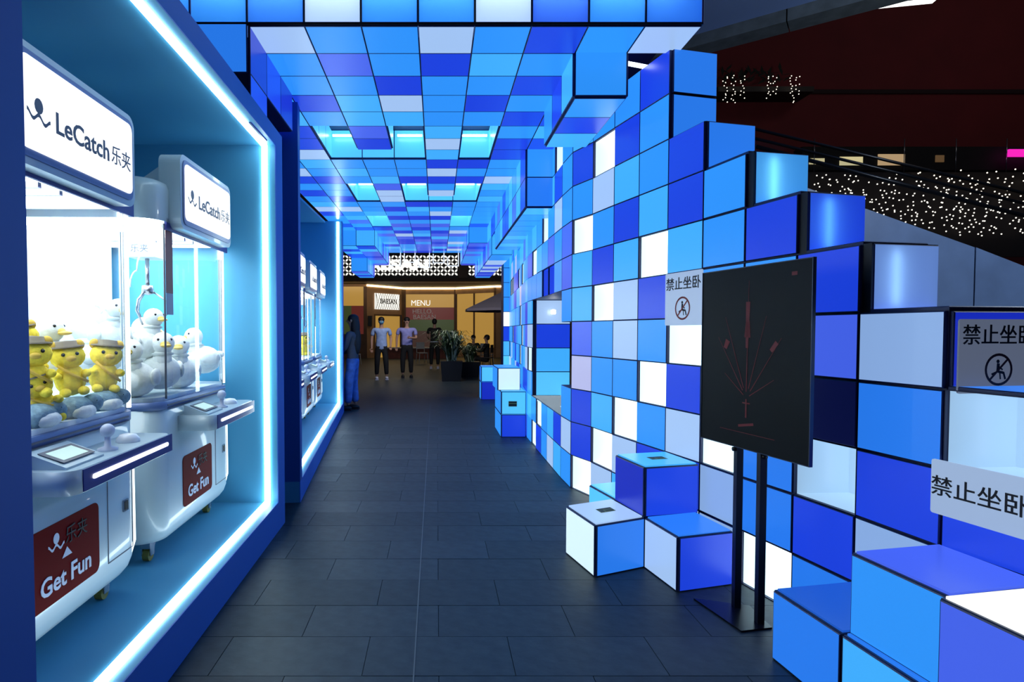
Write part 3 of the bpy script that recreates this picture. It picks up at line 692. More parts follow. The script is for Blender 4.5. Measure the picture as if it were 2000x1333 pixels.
    if detail:
        # claw gear
        q = MB(); q.box(-.72, -.04, -.09, -.07, 1.69, 1.71); q.box(-.72, -.04, .03, .05, 1.69, 1.71); q.build('gantry_rail', METAL, r)
        q = MB(); q.box(-.36, -.2, -.11, .07, 1.60, 1.69); q.build('trolley', INNER, r)
        lettering(r, '乐夹', (-.28, -.112, 1.645), (0, -1, 0), UP, .05, LOGO, 1, 0)
        q = MB(); q.tube([(-.28, -.02, 1.6), (-.28, -.02, 1.42)], .012, 8); q.lathe([(.0, .05), (.03, .045), (.035, 0), (0, -.01)], 12, 0, (-.28, -.02, 1.40)); q.build('claw_head', METAL, r)
        for a in range(3):
            t = a * 2 * PI / 3 + .4; cx, sy = math.cos(t), math.sin(t)
            q = MB(); q.tube([(-.28 + cx * .03, -.02 + sy * .03, 1.41), (-.28 + cx * .095, -.02 + sy * .095, 1.36), (-.28 + cx * .11, -.02 + sy * .11, 1.30), (-.28 + cx * .05, -.02 + sy * .05, 1.22)], .006, 6); q.build('claw_prong', METAL, r)
        pts = []
        for i in range(60):
            t = i / 59; a = t * 40; pts.append((-.26 - .20 * t + .0, -.12 - .1 * t + .012 * math.cos(a), 1.62 - .33 * math.sin(t * PI * .62) + .012 * math.sin(a)))
        q = MB(); q.tube(pts, .0045, 5); q.build('coiled_cable', INNER, r)
        q = MB(); q.box(-.008, -.006, -MW + .12, -MW + .20, 1.38, 1.70); q.build('hanging_notice', paint('notice_red', (110, 18, 24), .5), r)
        q = MB(); q.box(-.008, -.006, -MW + .12, -MW + .20, 1.27, 1.38); q.build('notice_foot', paint('notice_grey', (120, 140, 170), .5), r)
    return r
def b1w(x, y):  # kiosk-1 local to world
    c, s = math.cos(.0175), math.sin(.0175); return (-1.03 + x * c - y * s, x * s + y * c)
def b2w(x, y):
    c, s = math.cos(B2R), math.sin(B2R); return (-1.105 + x * c - y * s, 4.65 + x * s + y * c)
x, y = b1w(-.29, 2.15); claw_machine((x, y, .2), .0175, 'white claw machine full of yellow plush toys, frontmost in the near kiosk')
x, y = b1w(-.29, 3.38); claw_machine((x, y, .2), .0175, 'white claw machine full of white plush ducks at the end of the near kiosk')
labs = ['claw machine hidden halfway behind the dark post of the far kiosk', 'claw machine with the largest visible sign in the far kiosk', 'claw machine second from the end wall of the far kiosk', 'claw machine nearest the end wall light strip of the far kiosk']
for i in range(4):
    x, y = b2w(-.30, .70 + i * 1.17); claw_machine((x, y, .17), B2R, labs[i], True)

# ================================================================== PLUSH TOYS
YEL = paint('plush_yellow', (238, 214, 66), .9, noise=.1, nscale=60, bump=.4); YEL2 = paint('plush_ochre', (206, 172, 70), .9); GRY = paint('plush_grey', (120, 150, 166), .95, noise=.25, nscale=40, bump=.5)
WHT = paint('plush_white', (232, 238, 236), .95, noise=.05, nscale=50, bump=.4); BEAK = paint('plush_beak', (226, 196, 104), .9); EYE = paint('bead_eye', (18, 16, 16), .2); BRN = paint('plush_hat', (120, 112, 96), .95)
def plush(kind, loc, rz, s, label, tilt=0):
    nm = {'y': 'plush_toy', 'g': 'plush_seal', 'd': 'plush_duck'}[kind]
    r = empty(nm, loc, rz); r.rotation_euler = (tilt, 0, rz); r.scale = (s, s, s)
    tag(r, label, 'plush toy', {'y': 'yellow plush toys in the near claw machine', 'g': 'grey plush toys in the near claw machine', 'd': 'white plush ducks in the second claw machine'}[kind])
    # local: faces +x
    if kind == 'y':
        q = MB(); q.ball((0, 0, .075), (.062, .068, .078)); q.build('torso', YEL, r)
        q = MB(); q.ball((.01, 0, .185), (.062, .075, .06)); q.build('head', YEL, r)
        for sd in (-1, 1):
            q = MB(); q.ball((0, sd * .055, .236), (.02, .024, .026), 10, 6); q.build('ear', YEL2, r)
            q = MB(); q.ball((.062, sd * .028, .198), .009, 8, 6); q.build('eye', EYE, r)
            q = MB(); q.ball((.04, sd * .06, .10), (.04, .022, .02), 8, 6); q.build('arm', YEL, r)
            q = MB(); q.ball((.055, sd * .038, .02), (.04, .026, .022), 8, 6); q.build('foot', YEL, r)
        q = MB(); q.ball((.072, 0, .178), (.016, .022, .014), 8, 6); q.build('muzzle', YEL2, r)
        q = MB(); q.lathe([(.075, 0), (.075, .006), (.05, .01), (.045, .03), (0, .034)], 14, 0, (0, 0, .228)); q.build('hat', BRN, r)
        q = MB(); q.tube([(.05, -.055, .15), (.068, 0, .10), (.06, .06, .06)], .007, 6); q.build('sash', YEL2, r)
    elif kind == 'g':
        q = MB(); q.ball((0, 0, .06), (.08, .13, .065), 14, 10); q.build('torso', GRY, r)
        q = MB(); q.ball((.03, .1, .08), (.055, .06, .05), 12, 8); q.build('head', GRY, r)
        q = MB(); q.ball((.05, 0, .045), (.05, .09, .04), 10, 8); q.build('belly', WHT, r)
        q = MB(); q.ball((.0, -.14, .03), (.03, .05, .012), 8, 6); q.build('tail_fin', GRY, r)
        for sd in (-1, 1):
            q = MB(); q.ball((.07 , .1 + sd * .022, .095), .007, 8, 6); q.build('eye', EYE, r)
    else:
        q = MB(); q.ball((0, 0, .09), (.11, .10, .09), 14, 10); q.ball((-.1, 0, .12), (.04, .03, .025), 8, 6); q.build('torso', WHT, r)
        q = MB(); q.tube([(.04, 0, .12), (.055, 0, .2)], [.05, .042], 12); q.ball((.06, 0, .24), .056, 14, 10); q.build('head', WHT, r)
        q = MB(); q.ball((.12, 0, .228), (.035, .026, .010), 10, 6); q.ball((.105, 0, .235), (.02, .026, .016), 10, 6); q.build('beak', BEAK, r)
        for sd in (-1, 1):
            q = MB(); q.ball((.1, sd * .03, .258), .007, 8, 6); q.build('eye', EYE, r)
            q = MB(); q.ball((-.01, sd * .095, .1), (.07, .02, .045), 10, 6); q.build('wing', WHT, r)
        q = MB(); q.lathe([(.05, -.006), (.054, 0), (.05, .006)], 14, 0, (.052, 0, .185)); q.build('collar', paint('plush_collar', (190, 200, 200), .8), r)
    return r
PZ = 1.05
YL = ['leftmost yellow plush beside the kiosk jamb', 'yellow plush slumped lowest at the left of the pile', 'middle yellow plush of the front row', 'rightmost yellow plush in the front row of the pile',
      'yellow plush peeking out behind the middle of the pile', 'yellow plush behind the left of the pile']
for i, (dx, yy, z, rz, s, tl) in enumerate([(-.10, 2.10, .10, -.3, .84, 0), (-.07, 2.14, .0, -.2, .78, .3), (-.10, 2.335, .08, -.3, .84, .1), (-.10, 2.55, .07, -.3, .88, -.1), (-.24, 2.33, .17, -.5, .8, .3), (-.24, 2.12, .2, -.1, .78, -.2)]):
    x, y = b1w(-.29 + dx, yy); plush('y', (x, y, PZ + z), rz - .5, s, YL[i] + ' in the near claw machine', tl)
GLB = ['leftmost grey seal plush at the bottom of the glass', 'grey and white seal plush in the middle', 'rightmost grey seal plush at the bottom corner of the glass']
for i, (dx, yy, z) in enumerate([(-.06, 2.06, -.01), (-.06, 2.28, -.01), (-.07, 2.50, -.01)]):
    x, y = b1w(-.29 + dx, yy); plush('g', (x, y, PZ + z), .1 - .2 * i, .72, GLB[i] + ' in the near claw machine')
for i, (dx, yy, z, rz) in enumerate([(-.35, 2.5, .10, 0), (-.45, 2.25, .05, 1), (-.5, 2.48, .2, 2)]):
    x, y = b1w(-.29 + dx, yy); plush('d', (x, y, PZ + z), rz, 1.0, ['white duck plush behind the yellow pile near the glass corner', 'white duck plush deep behind the middle yellow plush', 'white duck plush highest behind the yellow pile'][i])
DL = ['topmost duck plush with head raised near the claw', 'duck plush beside the topmost duck', 'duck plush lying in front under the claw', 'duck plush with head up at the right end',
      'duck plush in the middle of the front glass', 'duck plush low at the near rounded glass corner', 'duck plush lying deep in the middle of the heap', 'duck plush at the back left of the heap', 'duck plush low at the right of the heap', 'duck plush behind the one at the right end']
for i, (dx, yy, z, rz, s) in enumerate([(-.30, 3.02, .22, -.6, .95), (-.18, 3.12, .19, -.3, .9), (-.12, 3.15, .02, -.9, 1.05), (-.12, 3.76, .06, -2.4, 1.0), (-.13, 3.42, .0, -1.2, 1.05), (-.16, 2.96, .0, -1.4, 1.0),
                                 (-.34, 3.3, .06, 1.1, 1.2), (-.45, 3.05, .05, 2.2, 1.2), (-.30, 3.62, 0, 2.9, 1.2), (-.45, 3.6, .05, .5, 1.1)]):
    x, y = b1w(-.29 + dx, yy); plush('d', (x, y, PZ + z), rz, s, DL[i] + ' in the second claw machine')
for i in range(4):
    x, y = b2w(-.30 - .2, .70 + i * 1.17 - .2); plush('y', (x, y, 1.02), -.5, 1.3, ['yellow plush in the half hidden far machine', 'large yellow plush low in the far machine with the largest sign', 'yellow plush in the far machine second from the end', 'yellow plush in the last far machine by the end wall'][i])

# ================================================================== PEOPLE
SKIN = paint('skin', (186, 142, 118), .6); HAIR = paint('hair', (14, 12, 13), .6); BTEE = paint('blue_tee', (150, 172, 214), .85, noise=.15, nscale=12, bump=.4)
PTEE = paint('violet_tee', (146, 146, 206), .85, noise=.15, nscale=12, bump=.4); BLK = paint('black_cloth', (14, 14, 17), .85); JEAN = paint('blue_jeans', (70, 112, 190), .85, noise=.3, nscale=10, bump=.4)
SHOE = paint('white_shoe', (190, 190, 204), .6); DSHOE = paint('dark_shoe', (26, 26, 30), .6); MASK = paint('face_mask', (96, 150, 178), .7); CREAM = paint('cream_sleeve', (200, 200, 170), .85); GREY = paint('grey_cloth', (70, 74, 84), .85)
def skin_mesh(name, verts, edges, rad, root, mat, sub=1):
    me = bpy.data.meshes.new(name); bm = bmesh.new(); ly = bm.verts.layers.skin.verify()
    bv = []
    for i, v in enumerate(verts):
        b = bm.verts.new(v); rr = rad[i]; b[ly].radius = rr if isinstance(rr, tuple) else (rr, rr); b[ly].use_root = (i == root); bv.append(b)
    for a, b in edges: bm.edges.new((bv[a], bv[b]))
    bm.to_mesh(me); bm.free()
    o = bpy.data.objects.new(name, me); C.objects.link(o)
    md = o.modifiers.new('s', 'SKIN'); md.use_smooth_shade = True; md.branch_smoothing = .3
    ss = o.modifiers.new('u', 'SUBSURF'); ss.levels = sub; ss.render_levels = sub
    dg = bpy.context.evaluated_depsgraph_get(); dg.update()
    m2 = bpy.data.meshes.new_from_object(o.evaluated_get(dg)); bpy.data.objects.remove(o)
    m2.materials.clear(); m2.materials.append(mat)
    for p in m2.polygons: p.use_smooth = True
    return m2
def person(loc, rz, H, label, top, bottom, shoe, arms, legs, mask=False, hair='short', sleeve='short', headturn=0, seated=False, wide=1.0, belt=None, cap=False, group='people around the walkway'):
    """faces local -y. arms: [(elbow, wrist)] left/right, legs: [(knee, ankle)] in units of a 1.75 m body"""
    r = empty('person', loc, rz); tag(r, label, 'person', group); k = H / 1.75; r.scale = (k, k, k)
    dz = -.5 if seated else 0
    P = {'pel': (0, 0, .95), 'sp': (0, 0, 1.12), 'ch': (0, .005, 1.32), 'nk': (0, .0, 1.465), 'nk2': (0, -.008, 1.53), 'hd': (0, -.015, 1.60), 'hd2': (0, -.01, 1.68)}
    vs = []; rd = []; idx = {}
    def av(n, p, rr): idx[n] = len(vs); vs.append((p[0], p[1], p[2] + dz)); rd.append(rr); return idx[n]
    av('pel', P['pel'], (.10 * wide, .07)); av('sp', P['sp'], (.09 * wide, .065)); av('ch', P['ch'], (.10 * wide, .065)); av('nk', P['nk'], .055); av('nk2', P['nk2'], .052); av('hd', P['hd'], (.072, .085)); av('hd2', P['hd2'], (.07, .085))
    ed = [(0, 1), (1, 2), (2, 3), (3, 4), (4, 5), (5, 6)]
    for s, (el, wr) in zip((-1, 1), arms):
        a = av('sh%d' % s, (s * .19 * wide, .01, 1.41), .044); b = av('el%d' % s, el, .042); c = av('wr%d' % s, wr, .028); ed += [(2, a), (a, b), (b, c)]
        d = (Vector(wr) - Vector(el)).normalized(); pm = Vector(wr) + d * .07; p = av('pa%d' % s, pm, (.034, .018)); ed.append((c, p))
    for s, (kn, an) in zip((-1, 1), legs):
        a = av('hp%d' % s, (s * .09, 0, .90), .065); b = av('kn%d' % s, kn, .058); c = av('an%d' % s, an, .04); ed += [(0, a), (a, b), (b, c)]
    me = skin_mesh('body', vs, ed, rd, 0, SKIN)
    # five fingers on each hand, joined to the body mesh
    q = MB()
    for s, (el, wr) in zip((-1, 1), arms):
        d = (Vector(wr) - Vector(el)).normalized(); pm = Vector(wr) + d * .075; side = d.cross(V(0, 1, 0)); side = side.normalized() if side.length > .2 else V(1, 0, 0); fr = d.cross(side)
        for i, ln in enumerate((.06, .075, .08, .07)):
            o = pm + side * (-.027 + .018 * i); q.tube([o + V(0, 0, dz), o + d * ln * .5 + V(0, 0, dz), o + d * ln + fr * .012 + V(0, 0, dz)], [.009, .0085, .006], 6)
        o = Vector(wr) + d * .03 - side * .028 + V(0, 0, dz); q.tube([o, o + d * .03 - side * .02, o + d * .055 - side * .022], [.01, .009, .007], 6)
    bm = bmesh.new(); bm.from_mesh(me); t = q.mesh('f', SKIN); bm.from_mesh(t)
    bm.to_mesh(me); bm.free(); me.polygons.foreach_set('use_smooth', [True] * len(me.polygons)); link('body', me, r)
    # head details
    hz = 1.64 + dz
    q = MB(); q.ball((0, -.105, hz - .01), (.014, .02, .022), 8, 6); q.build('nose', SKIN, r)
    for s in (-1, 1):
        q = MB(); q.ball((s * .032, -.092, hz + .018), (.012, .008, .007), 8, 6); q.build('eye', EYE, r)
        q = MB(); q.ball((s * .078, -.005, hz + .0), (.012, .02, .03), 8, 6); q.build('ear', SKIN, r)
    q = MB(); q.ball((0, -.092, hz - .048), (.025, .008, .006), 8, 6); q.build('mouth', paint('lips', (120, 70, 66), .5), r)
    if mask:
        q = MB(); q.ball((0, -.062, hz - .035), (.068, .058, .052), 14, 10); q.build('face_mask', MASK, r)
    q = MB(); q.ball((0, .012, hz + .035), (.09, .105, .085), 16, 10)
    if hair == 'long':
        q.ball((0, .05, hz - .12), (.105, .085, .22), 14, 10); q.ball((.0, .075, hz - .36), (.13, .075, .28), 14, 10)
    else: q.ball((0, .04, hz - .01), (.084, .075, .075), 12, 8)
    q.build('hair', HAIR, r)
    # shirt
    vs2 = [(0, .0, .79 + dz), (0, 0, 1.10 + dz), (0, .0, 1.32 + dz), (0, 0, 1.455 + dz)]; rd2 = [(.165 * wide, .125), (.16 * wide, .118), (.172 * wide, .12), (.08, .07)]; e2 = [(0, 1), (1, 2), (2, 3)]
    for s, (el, wr) in zip((-1, 1), arms):
        sh = V(s * .195 * wide, .01, 1.41); el_ = Vector(el)
        a = len(vs2); vs2.append(tuple(sh + V(0, 0, dz))); rd2.append(.068); e2.append((2, a))
        f = .75 if sleeve == 'short' else 1.0
        vs2.append(tuple(sh.lerp(el_, f) + V(0, 0, dz))); rd2.append(.062 if sleeve == 'short' else .055); e2.append((a, a + 1))
        if sleeve == 'long': vs2.append(tuple(el_.lerp(Vector(wr), .95) + V(0, 0, dz))); rd2.append(.045); e2.append((a + 1, a + 2))
    link('shirt', skin_mesh('shirt', vs2, e2, rd2, 0, top), r)
    vs3 = [(0, 0, 1.04 + dz), (0, 0, .90 + dz)]; rd3 = [(.15 * wide, .115), (.15 * wide, .115)]; e3 = [(0, 1)]
    lw = 1.35 if bottom is JEAN else 1.1
    for s, (kn, an) in zip((-1, 1), legs):
        a = len(vs3); vs3 += [(s * .095, 0, .84 + dz), (kn[0], kn[1], kn[2] + dz), (an[0], an[1], an[2] + .03 + dz)]; rd3 += [.10, .075 * lw, .055 * lw]; e3 += [(1, a), (a, a + 1), (a + 1, a + 2)]
    link('trousers', skin_mesh('trousers', vs3, e3, rd3, 0, bottom), r)
    for (kn, an) in legs:
        q = MB(); q.ball((an[0], an[1] - .06, .045 + (0)), (.05, .135, .045), 12, 8); q.box(an[0] - .045, an[0] + .045, an[1] - .18, an[1] + .065, 0, .022); o = q.build('shoe', shoe, r)
        if not seated: o.location.z = max(0, an[2] - .09)
    if belt: q = MB(); q.lathe([(.155, 0), (.162, .012), (.155, .025)], 20, 0, (0, 0, .935 + dz)); o = q.build('belt', belt, r); o.scale = (1, .78, 1)
    return r
ST = [((-.12, -.0, .50), (-.12, .03, .09)), ((.11, -.02, .50), (.12, .02, .09))]
person((-1.55, 16.3, 0), .15, 1.76, 'person in a light blue tee, face mask and black trousers walking towards us', BTEE, BLK, SHOE, [((-.27, .02, 1.14), (-.27, -.02, .90)), ((.27, .03, 1.15), (.25, -.12, .95))],
       [((-.12, -.02, .50), (-.13, .06, .09)), ((.12, -.08, .52), (.14, -.06, .10))], mask=True, wide=1.12)
person((-.87, 17.0, 0), .1, 1.77, 'person in a violet blue tee and black trousers looking down at their hands', PTEE, BLK, DSHOE, [((-.29, .02, 1.16), (-.30, -.02, .92)), ((.27, -.02, 1.14), (.08, -.24, 1.16))], ST, wide=1.2)
person((-.08, 21.0, 0), PI, 1.80, 'person in black seen from behind, in front of the shop window', BLK, BLK, SHOE, [((-.25, -.05, 1.15), (-.18, -.25, 1.12)), ((.25, -.02, 1.14), (.2, -.2, 1.05))], ST, belt=WTXT)
person((-1.46, 10.12, 0), -PI / 2 - .15, 1.66, 'long-haired person in a dark top and blue jeans leaning by the far kiosk end', GREY, JEAN, DSHOE, [((-.22, -.08, 1.14), (-.05, -.26, 1.02)), ((.22, -.08, 1.14), (.08, -.28, 1.04))],
       [((-.09, -.03, .5), (-.10, .02, .09)), ((.10, -.05, .50), (.11, -.06, .09))], hair='long', sleeve='long', wide=1.2)
SIT = [((-.12, -.42, .93), (-.12, -.40, .55)), ((.12, -.42, .93), (.12, -.38, .55))]
person((1.75, 20.4, 0), -1.9, 1.72, 'seated person in dark clothes at the cafe table on the right', BLK, BLK, DSHOE, [((-.24, -.12, 1.18), (-.12, -.34, 1.16)), ((.24, -.12, 1.18), (.12, -.34, 1.16))], SIT, seated=True, sleeve='long')
person((1.36, 21.6, 0), .2, 1.70, 'seated person facing us across the cafe table, mostly in shadow', BLK, BLK, DSHOE, [((-.24, -.12, 1.18), (-.12, -.34, 1.16)), ((.24, -.12, 1.18), (.12, -.34, 1.16))], SIT, seated=True, sleeve='long')

# ================================================================== CAFE FURNITURE, PLANTER, PARASOL
CW = paint('chair_white', (190, 190, 186), .5); WOODD = paint('dark_wood', (48, 36, 28), .6, noise=.3, nscale=8)
def cafe_chair(x, y, rz, mat, label):
    r = empty('cafe_chair', (x, y, 0), rz); tag(r, label, 'chair', 'cafe chairs')
    q = MB(); q.prism(rrect(-.2, .2, -.2, .2, .04, 4), .42, .45); q.build('seat', mat, r)
    q = MB(); q.box(-.19, .19, .18, .2, .6, .88); q.build('backrest', mat, r)
    for sx in (-1, 1):
        for sy in (-1, 1):
            q = MB(); q.tube([(sx * .2, sy * .2, 0), (sx * .17, sy * .17, .42)] + ([(sx * .18, .19, .86)] if sy > 0 else []), .013, 6); q.build('leg', mat, r)
cafe_chair(1.75, 20.4, -1.9, WOODD, 'dark cafe chair under the right seated person')
cafe_chair(1.36, 21.6, .2, WOODD, 'dark cafe chair under the person facing us')
cafe_chair(-.62, 24.5, .4, CW, 'white cafe chair between the two standing people by the shop')
cafe_chair(-3.3, 23.2, .9, CW, 'white cafe chair by the left shop window')
cafe_chair(1.95, 22.6, 2.6, CW, 'white cafe chair right of the cafe table')
r = empty('cafe_table', (1.32, 20.75, 0)); tag(r, 'small round cafe table between the seated people', 'table')
q = MB(); q.lathe([(0, .7), (.34, .7), (.34, .725), (0, .725)], 24); q.build('tabletop', paint('table_top', (120, 116, 112), .5), r)
q = MB(); q.lathe([(0, 0), (.24, 0), (.22, .02), (.03, .04), (.025, .7), (0, .7)], 16); q.build('pedestal', BLACK, r)
def planter(x, y, label, n, hp, spread, hl, seed):
    rn = random.Random(seed); r = empty('potted_plant', (x, y, 0)); tag(r, label, 'plant')
    q = MB(); a = .30; q.add([(sx * a * .85, sy * a * .85, 0) for sx, sy in ((-1, -1), (1, -1), (1, 1), (-1, 1))] + [(sx * a, sy * a, hp) for sx, sy in ((-1, -1), (1, -1), (1, 1), (-1, 1))],
              [(3, 2, 1, 0), (0, 1, 5, 4), (1, 2, 6, 5), (2, 3, 7, 6), (3, 0, 4, 7), (4, 5, 6, 7)]); q.build('pot', paint('planter_black', (20, 20, 22), .5), r)
    q = MB()
    for i in range(n):
        a = rn.uniform(0, 2 * PI); sp = rn.uniform(.25, 1) * spread; hh = hl * rn.uniform(.5, 1.05); wd_ = rn.uniform(.016, .03)
        d = V(math.cos(a), math.sin(a), 0); e = V(-d.y, d.x, 0); b0 = V(rn.uniform(-.12, .12), rn.uniform(-.12, .12), hp)
        vs = []
        for j, t in enumerate((0, .3, .6, .85, 1)):
            p = b0 + d * sp * t ** 1.3 + V(0, 0, hh * math.sin(t * 2.1) * .98); ww = wd_ * (1 - t) ** .5 * (1 if t else .6) + .002
            vs += [p - e * ww, p + e * ww]
        q.add(vs, [(2 * j, 2 * j + 1, 2 * j + 3, 2 * j + 2) for j in range(4)], rn.choice((0, 0, 1)))
    q.build('leaves', [paint('leaf_dark', (58, 80, 50), .4), paint('leaf_light', (178, 190, 160), .4)], r, kind='stuff')
planter(.40, 16.0, 'spiky-leaved plant in a tall black pot in the middle of the walkway end', 300, .55, .85, .85, 3)
planter(.98, 17.4, 'dark leafy plant in a black pot half behind the farthest light cube', 150, .45, .55, .5, 5)
r = empty('parasol', (2.3, 19.0, 0)); tag(r, 'dark grey parasol over the cafe seats right of the plant', 'parasol')
q = MB(); n = 8; vs = [(0, 0, 2.72)] + [(1.45 * math.cos(2 * PI * i / n + PI / 8), 1.45 * math.sin(2 * PI * i / n + PI / 8), 2.08) for i in range(n)] + [(1.45 * math.cos(2 * PI * i / n + PI / 8), 1.45 * math.sin(2 * PI * i / n + PI / 8), 2.0) for i in range(n)]
q.add(vs, [(0, 1 + i, 1 + (i + 1) % n) for i in range(n)] + [(1 + i, 9 + i, 9 + (i + 1) % n, 1 + (i + 1) % n) for i in range(n)]); q.build('canopy', paint('parasol_cloth', (140, 132, 144), .9), r)
q = MB(); q.tube([(0, 0, 0), (0, 0, 2.7)], .025, 10); q.build('pole', METAL, r)
q = MB(); q.lathe([(0, 0), (.28, 0), (.26, .06), (.04, .08), (0, .08)], 20); q.build('base', BLACK, r)
for i in range(n):
    a = 2 * PI * i / n + PI / 8; q = MB(); q.tube([(0, 0, 2.6), (1.4 * math.cos(a), 1.4 * math.sin(a), 2.06)], .008, 5); q.build('rib', METAL, r)

# ================================================================== BAKERY BEHIND
TAN = paint('shop_tan', (150, 116, 84), .7, noise=.12, nscale=3); BRW = paint('shop_brown', (84, 58, 38), .6, noise=.2, nscale=3); DBR = paint('shop_dark', (30, 22, 18), .6)
WARM = glow('cove_light', (255, 226, 160), 7, sample=True, base=0); SHOPIN = glow('shop_interior', (182, 140, 66), .8); REDP = glow('window_red', (104, 44, 38), .6); GRNP = glow('window_green', (66, 78, 44), .6)
LEAFW = glow('lattice_light', (250, 248, 240), 1.1)
bk = empty('bakery_front', (0, 30, 0)); tag(bk, 'brown bakery front with a leaf-pattern light sign closing the walkway', 'shop front')
def shopwall(pts, z0, z1, th, mat, name):
    q = MB()
    for (a, b) in zip(pts[:-1], pts[1:]):
        q.prism([(a[0], a[1]), (b[0], b[1]), (b[0], b[1] + th), (a[0], a[1] + th)], z0, z1)
    return q.build(name, mat, bk)
PL = [(-9, -1.2), (-3.45, -1.2), (-1.72, .9), (1.0, .9), (3.0, -.5), (8, -.5)]
def seg(a, b, t): return (a[0] + (b[0] - a[0]) * t, a[1] + (b[1] - a[1]) * t)
# wall pieces around the openings
def pier(a, b, t0, t1, z0, z1, mat=TAN, name='pier', off=0.0, th=.2):
    p, q_ = seg(a, b, t0), seg(a, b, t1); q = MB(); q.prism([(p[0], p[1] + off), (q_[0], q_[1] + off), (q_[0], q_[1] + off + th), (p[0], p[1] + off + th)], z0, z1); return q.build(name, mat, bk)
a, b, c_, d, e, f = PL
pier(a, b, 0, .72, 0, 3.9); pier(a, b, .72, 1, 3.55, 3.9); pier(a, b, .97, 1, 0, 3.55, BRW)
pier(b, c_, 0, .18, 0, 3.9); pier(b, c_, .18, .92, 2.2, 3.9, TAN); pier(b, c_, .92, 1, 0, 3.9, BRW)
pier(b, c_, .20, .88, 0, 2.15, SHOPIN, 'door_light', .15, .02); pier(b, c_, .18, .21, 0, 2.15, BRW, 'door_frame'); pier(b, c_, .87, .9, 0, 2.15, BRW, 'door_frame'); pier(b, c_, .18, .9, 2.12, 2.2, BRW, 'door_frame')
pier(c_, d, 0, .03, 0, 3.9, BRW); pier(c_, d, .97, 1.03, 0, 3.9, BRW); pier(c_, d, .03, .97, 3.3, 3.9, TAN); pier(c_, d, .03, .97, 0, .35, BRW, 'sill')
pier(c_, d, .03, .97, 2.6, 3.3, SHOPIN, 'lit_window', .12, .02); pier(c_, d, .03, .97, 1.95, 2.6, REDP, 'window_poster', .10, .02); pier(c_, d, .03, .97, 1.35, 1.95, GRNP, 'window_poster', .10, .02)
pier(c_, d, .03, .97, .35, 1.35, glow('shop_low', (70, 48, 40), .6), 'lit_window', .12, .02)
pier(d, e, .45, .49, 0, 3.3, BRW); pier(d, e, .95, 1, 0, 3.9, BRW); pier(d, e, 0, 1, 3.3, 3.9, TAN); pier(d, e, .03, .45, .5, 3.3, SHOPIN, 'lit_window', .1, .02); pier(d, e, .49, .95, .5, 3.3, SHOPIN, 'lit_window', .1, .02); pier(d, e, 0, 1, 0, .5, TAN)
pier(e, f, 0, 1, 0, 3.9, TAN)
pier(a, b, .72, .97, 2.6, 3.55, SHOPIN, 'lit_window', .1, .02); pier(a, b, .72, .86, 1.2, 2.6, GRNP, 'window_poster', .09, .02); pier(a, b, .86, .97, 1.2, 2.6, REDP, 'window_poster', .09, .02); pier(a, b, .72, .97, 0, 1.2, BRW)
lettering(bk, 'HELLO,', (-.75, .98, 2.38), (0, -1, 0), UP, .34, WTXT); lettering(bk, 'BAESAN', (-.65, .98, 2.08), (0, -1, 0), UP, .34, WTXT)
lettering(bk, 'MENU', (-.85, .98, 2.82), (0, -1, 0), UP, .42, LEAFW, .9, 0)
q = MB()
for (p0, p1) in zip(PL[1:-1], PL[2:]):
    q.prism([(p0[0], p0[1] - .05), (p1[0], p1[1] - .05), (p1[0], p1[1] - .01), (p0[0], p0[1] - .01)], 3.56, 3.64)
q.build('cove_light', WARM, bk)
# leaf lattice light box
def lattice(x0, x1, z0, z1, y, sx, sz, name='leaf_lattice', M=None):
    q = MB(); nx = int((x1 - x0) / sx); nz = int((z1 - z0) / sz)
    for i in range(nx):
        for j in range(nz):
            cx = x0 + (i + .5) * (x1 - x0) / nx; cz = z0 + (j + .5) * (z1 - z0) / nz; up_ = (i + j) % 2
            aa = .9 if up_ else -.7; L_ = sx * .55; W_ = sx * .26
            dx, dz_ = math.cos(aa), math.sin(aa)
            pts = [(-L_, 0), (-L_ * .3, W_), (L_ * .4, W_ * .9), (L_, 0), (L_ * .4, -W_ * .9), (-L_ * .3, -W_)]
            q.add([(cx + p * dx - s_ * dz_, y, cz + p * dz_ + s_ * dx) for p, s_ in pts], [(0, 1, 2, 3, 4, 5)])
    o = q.build(name, LEAFW, bk, kind='stuff'); return o
q = MB(); q.box(-9, 6, -3.0, -2.6, 3.80, 4.95); q.build('sign_box', DBR, bk)
lattice(-7, .98, 3.9, 4.86, -3.02, .16, .16); lattice(1.45, 6, 3.9, 4.86, -3.02, .16, .16)
q = MB(); q.box(1.0, 1.42, -3.1, -2.95, 3.8, 6.2); q.build('sign_pier', BRW, bk)
lettering(bk, 'BAESAN', (-2.05, -3.06, 4.38), (0, -1, 0), UP, .62, LEAFW, 1.5, .05)
q = MB(); q.box(-9, 8, -3.0, 1.4, 3.66, 3.8); q.build('canopy_soffit', paint('soffit_brown', (64, 46, 34), .7), bk)
q = MB(); q.box(-12, 10, -2.6, -2.3, 4.9, 9); q.build('upper_wall', BRW, bk)
q = MB(); q.box(-12, 10, -3.05, -2.6, 4.95, 5.2); q.build('cornice', DBR, bk)
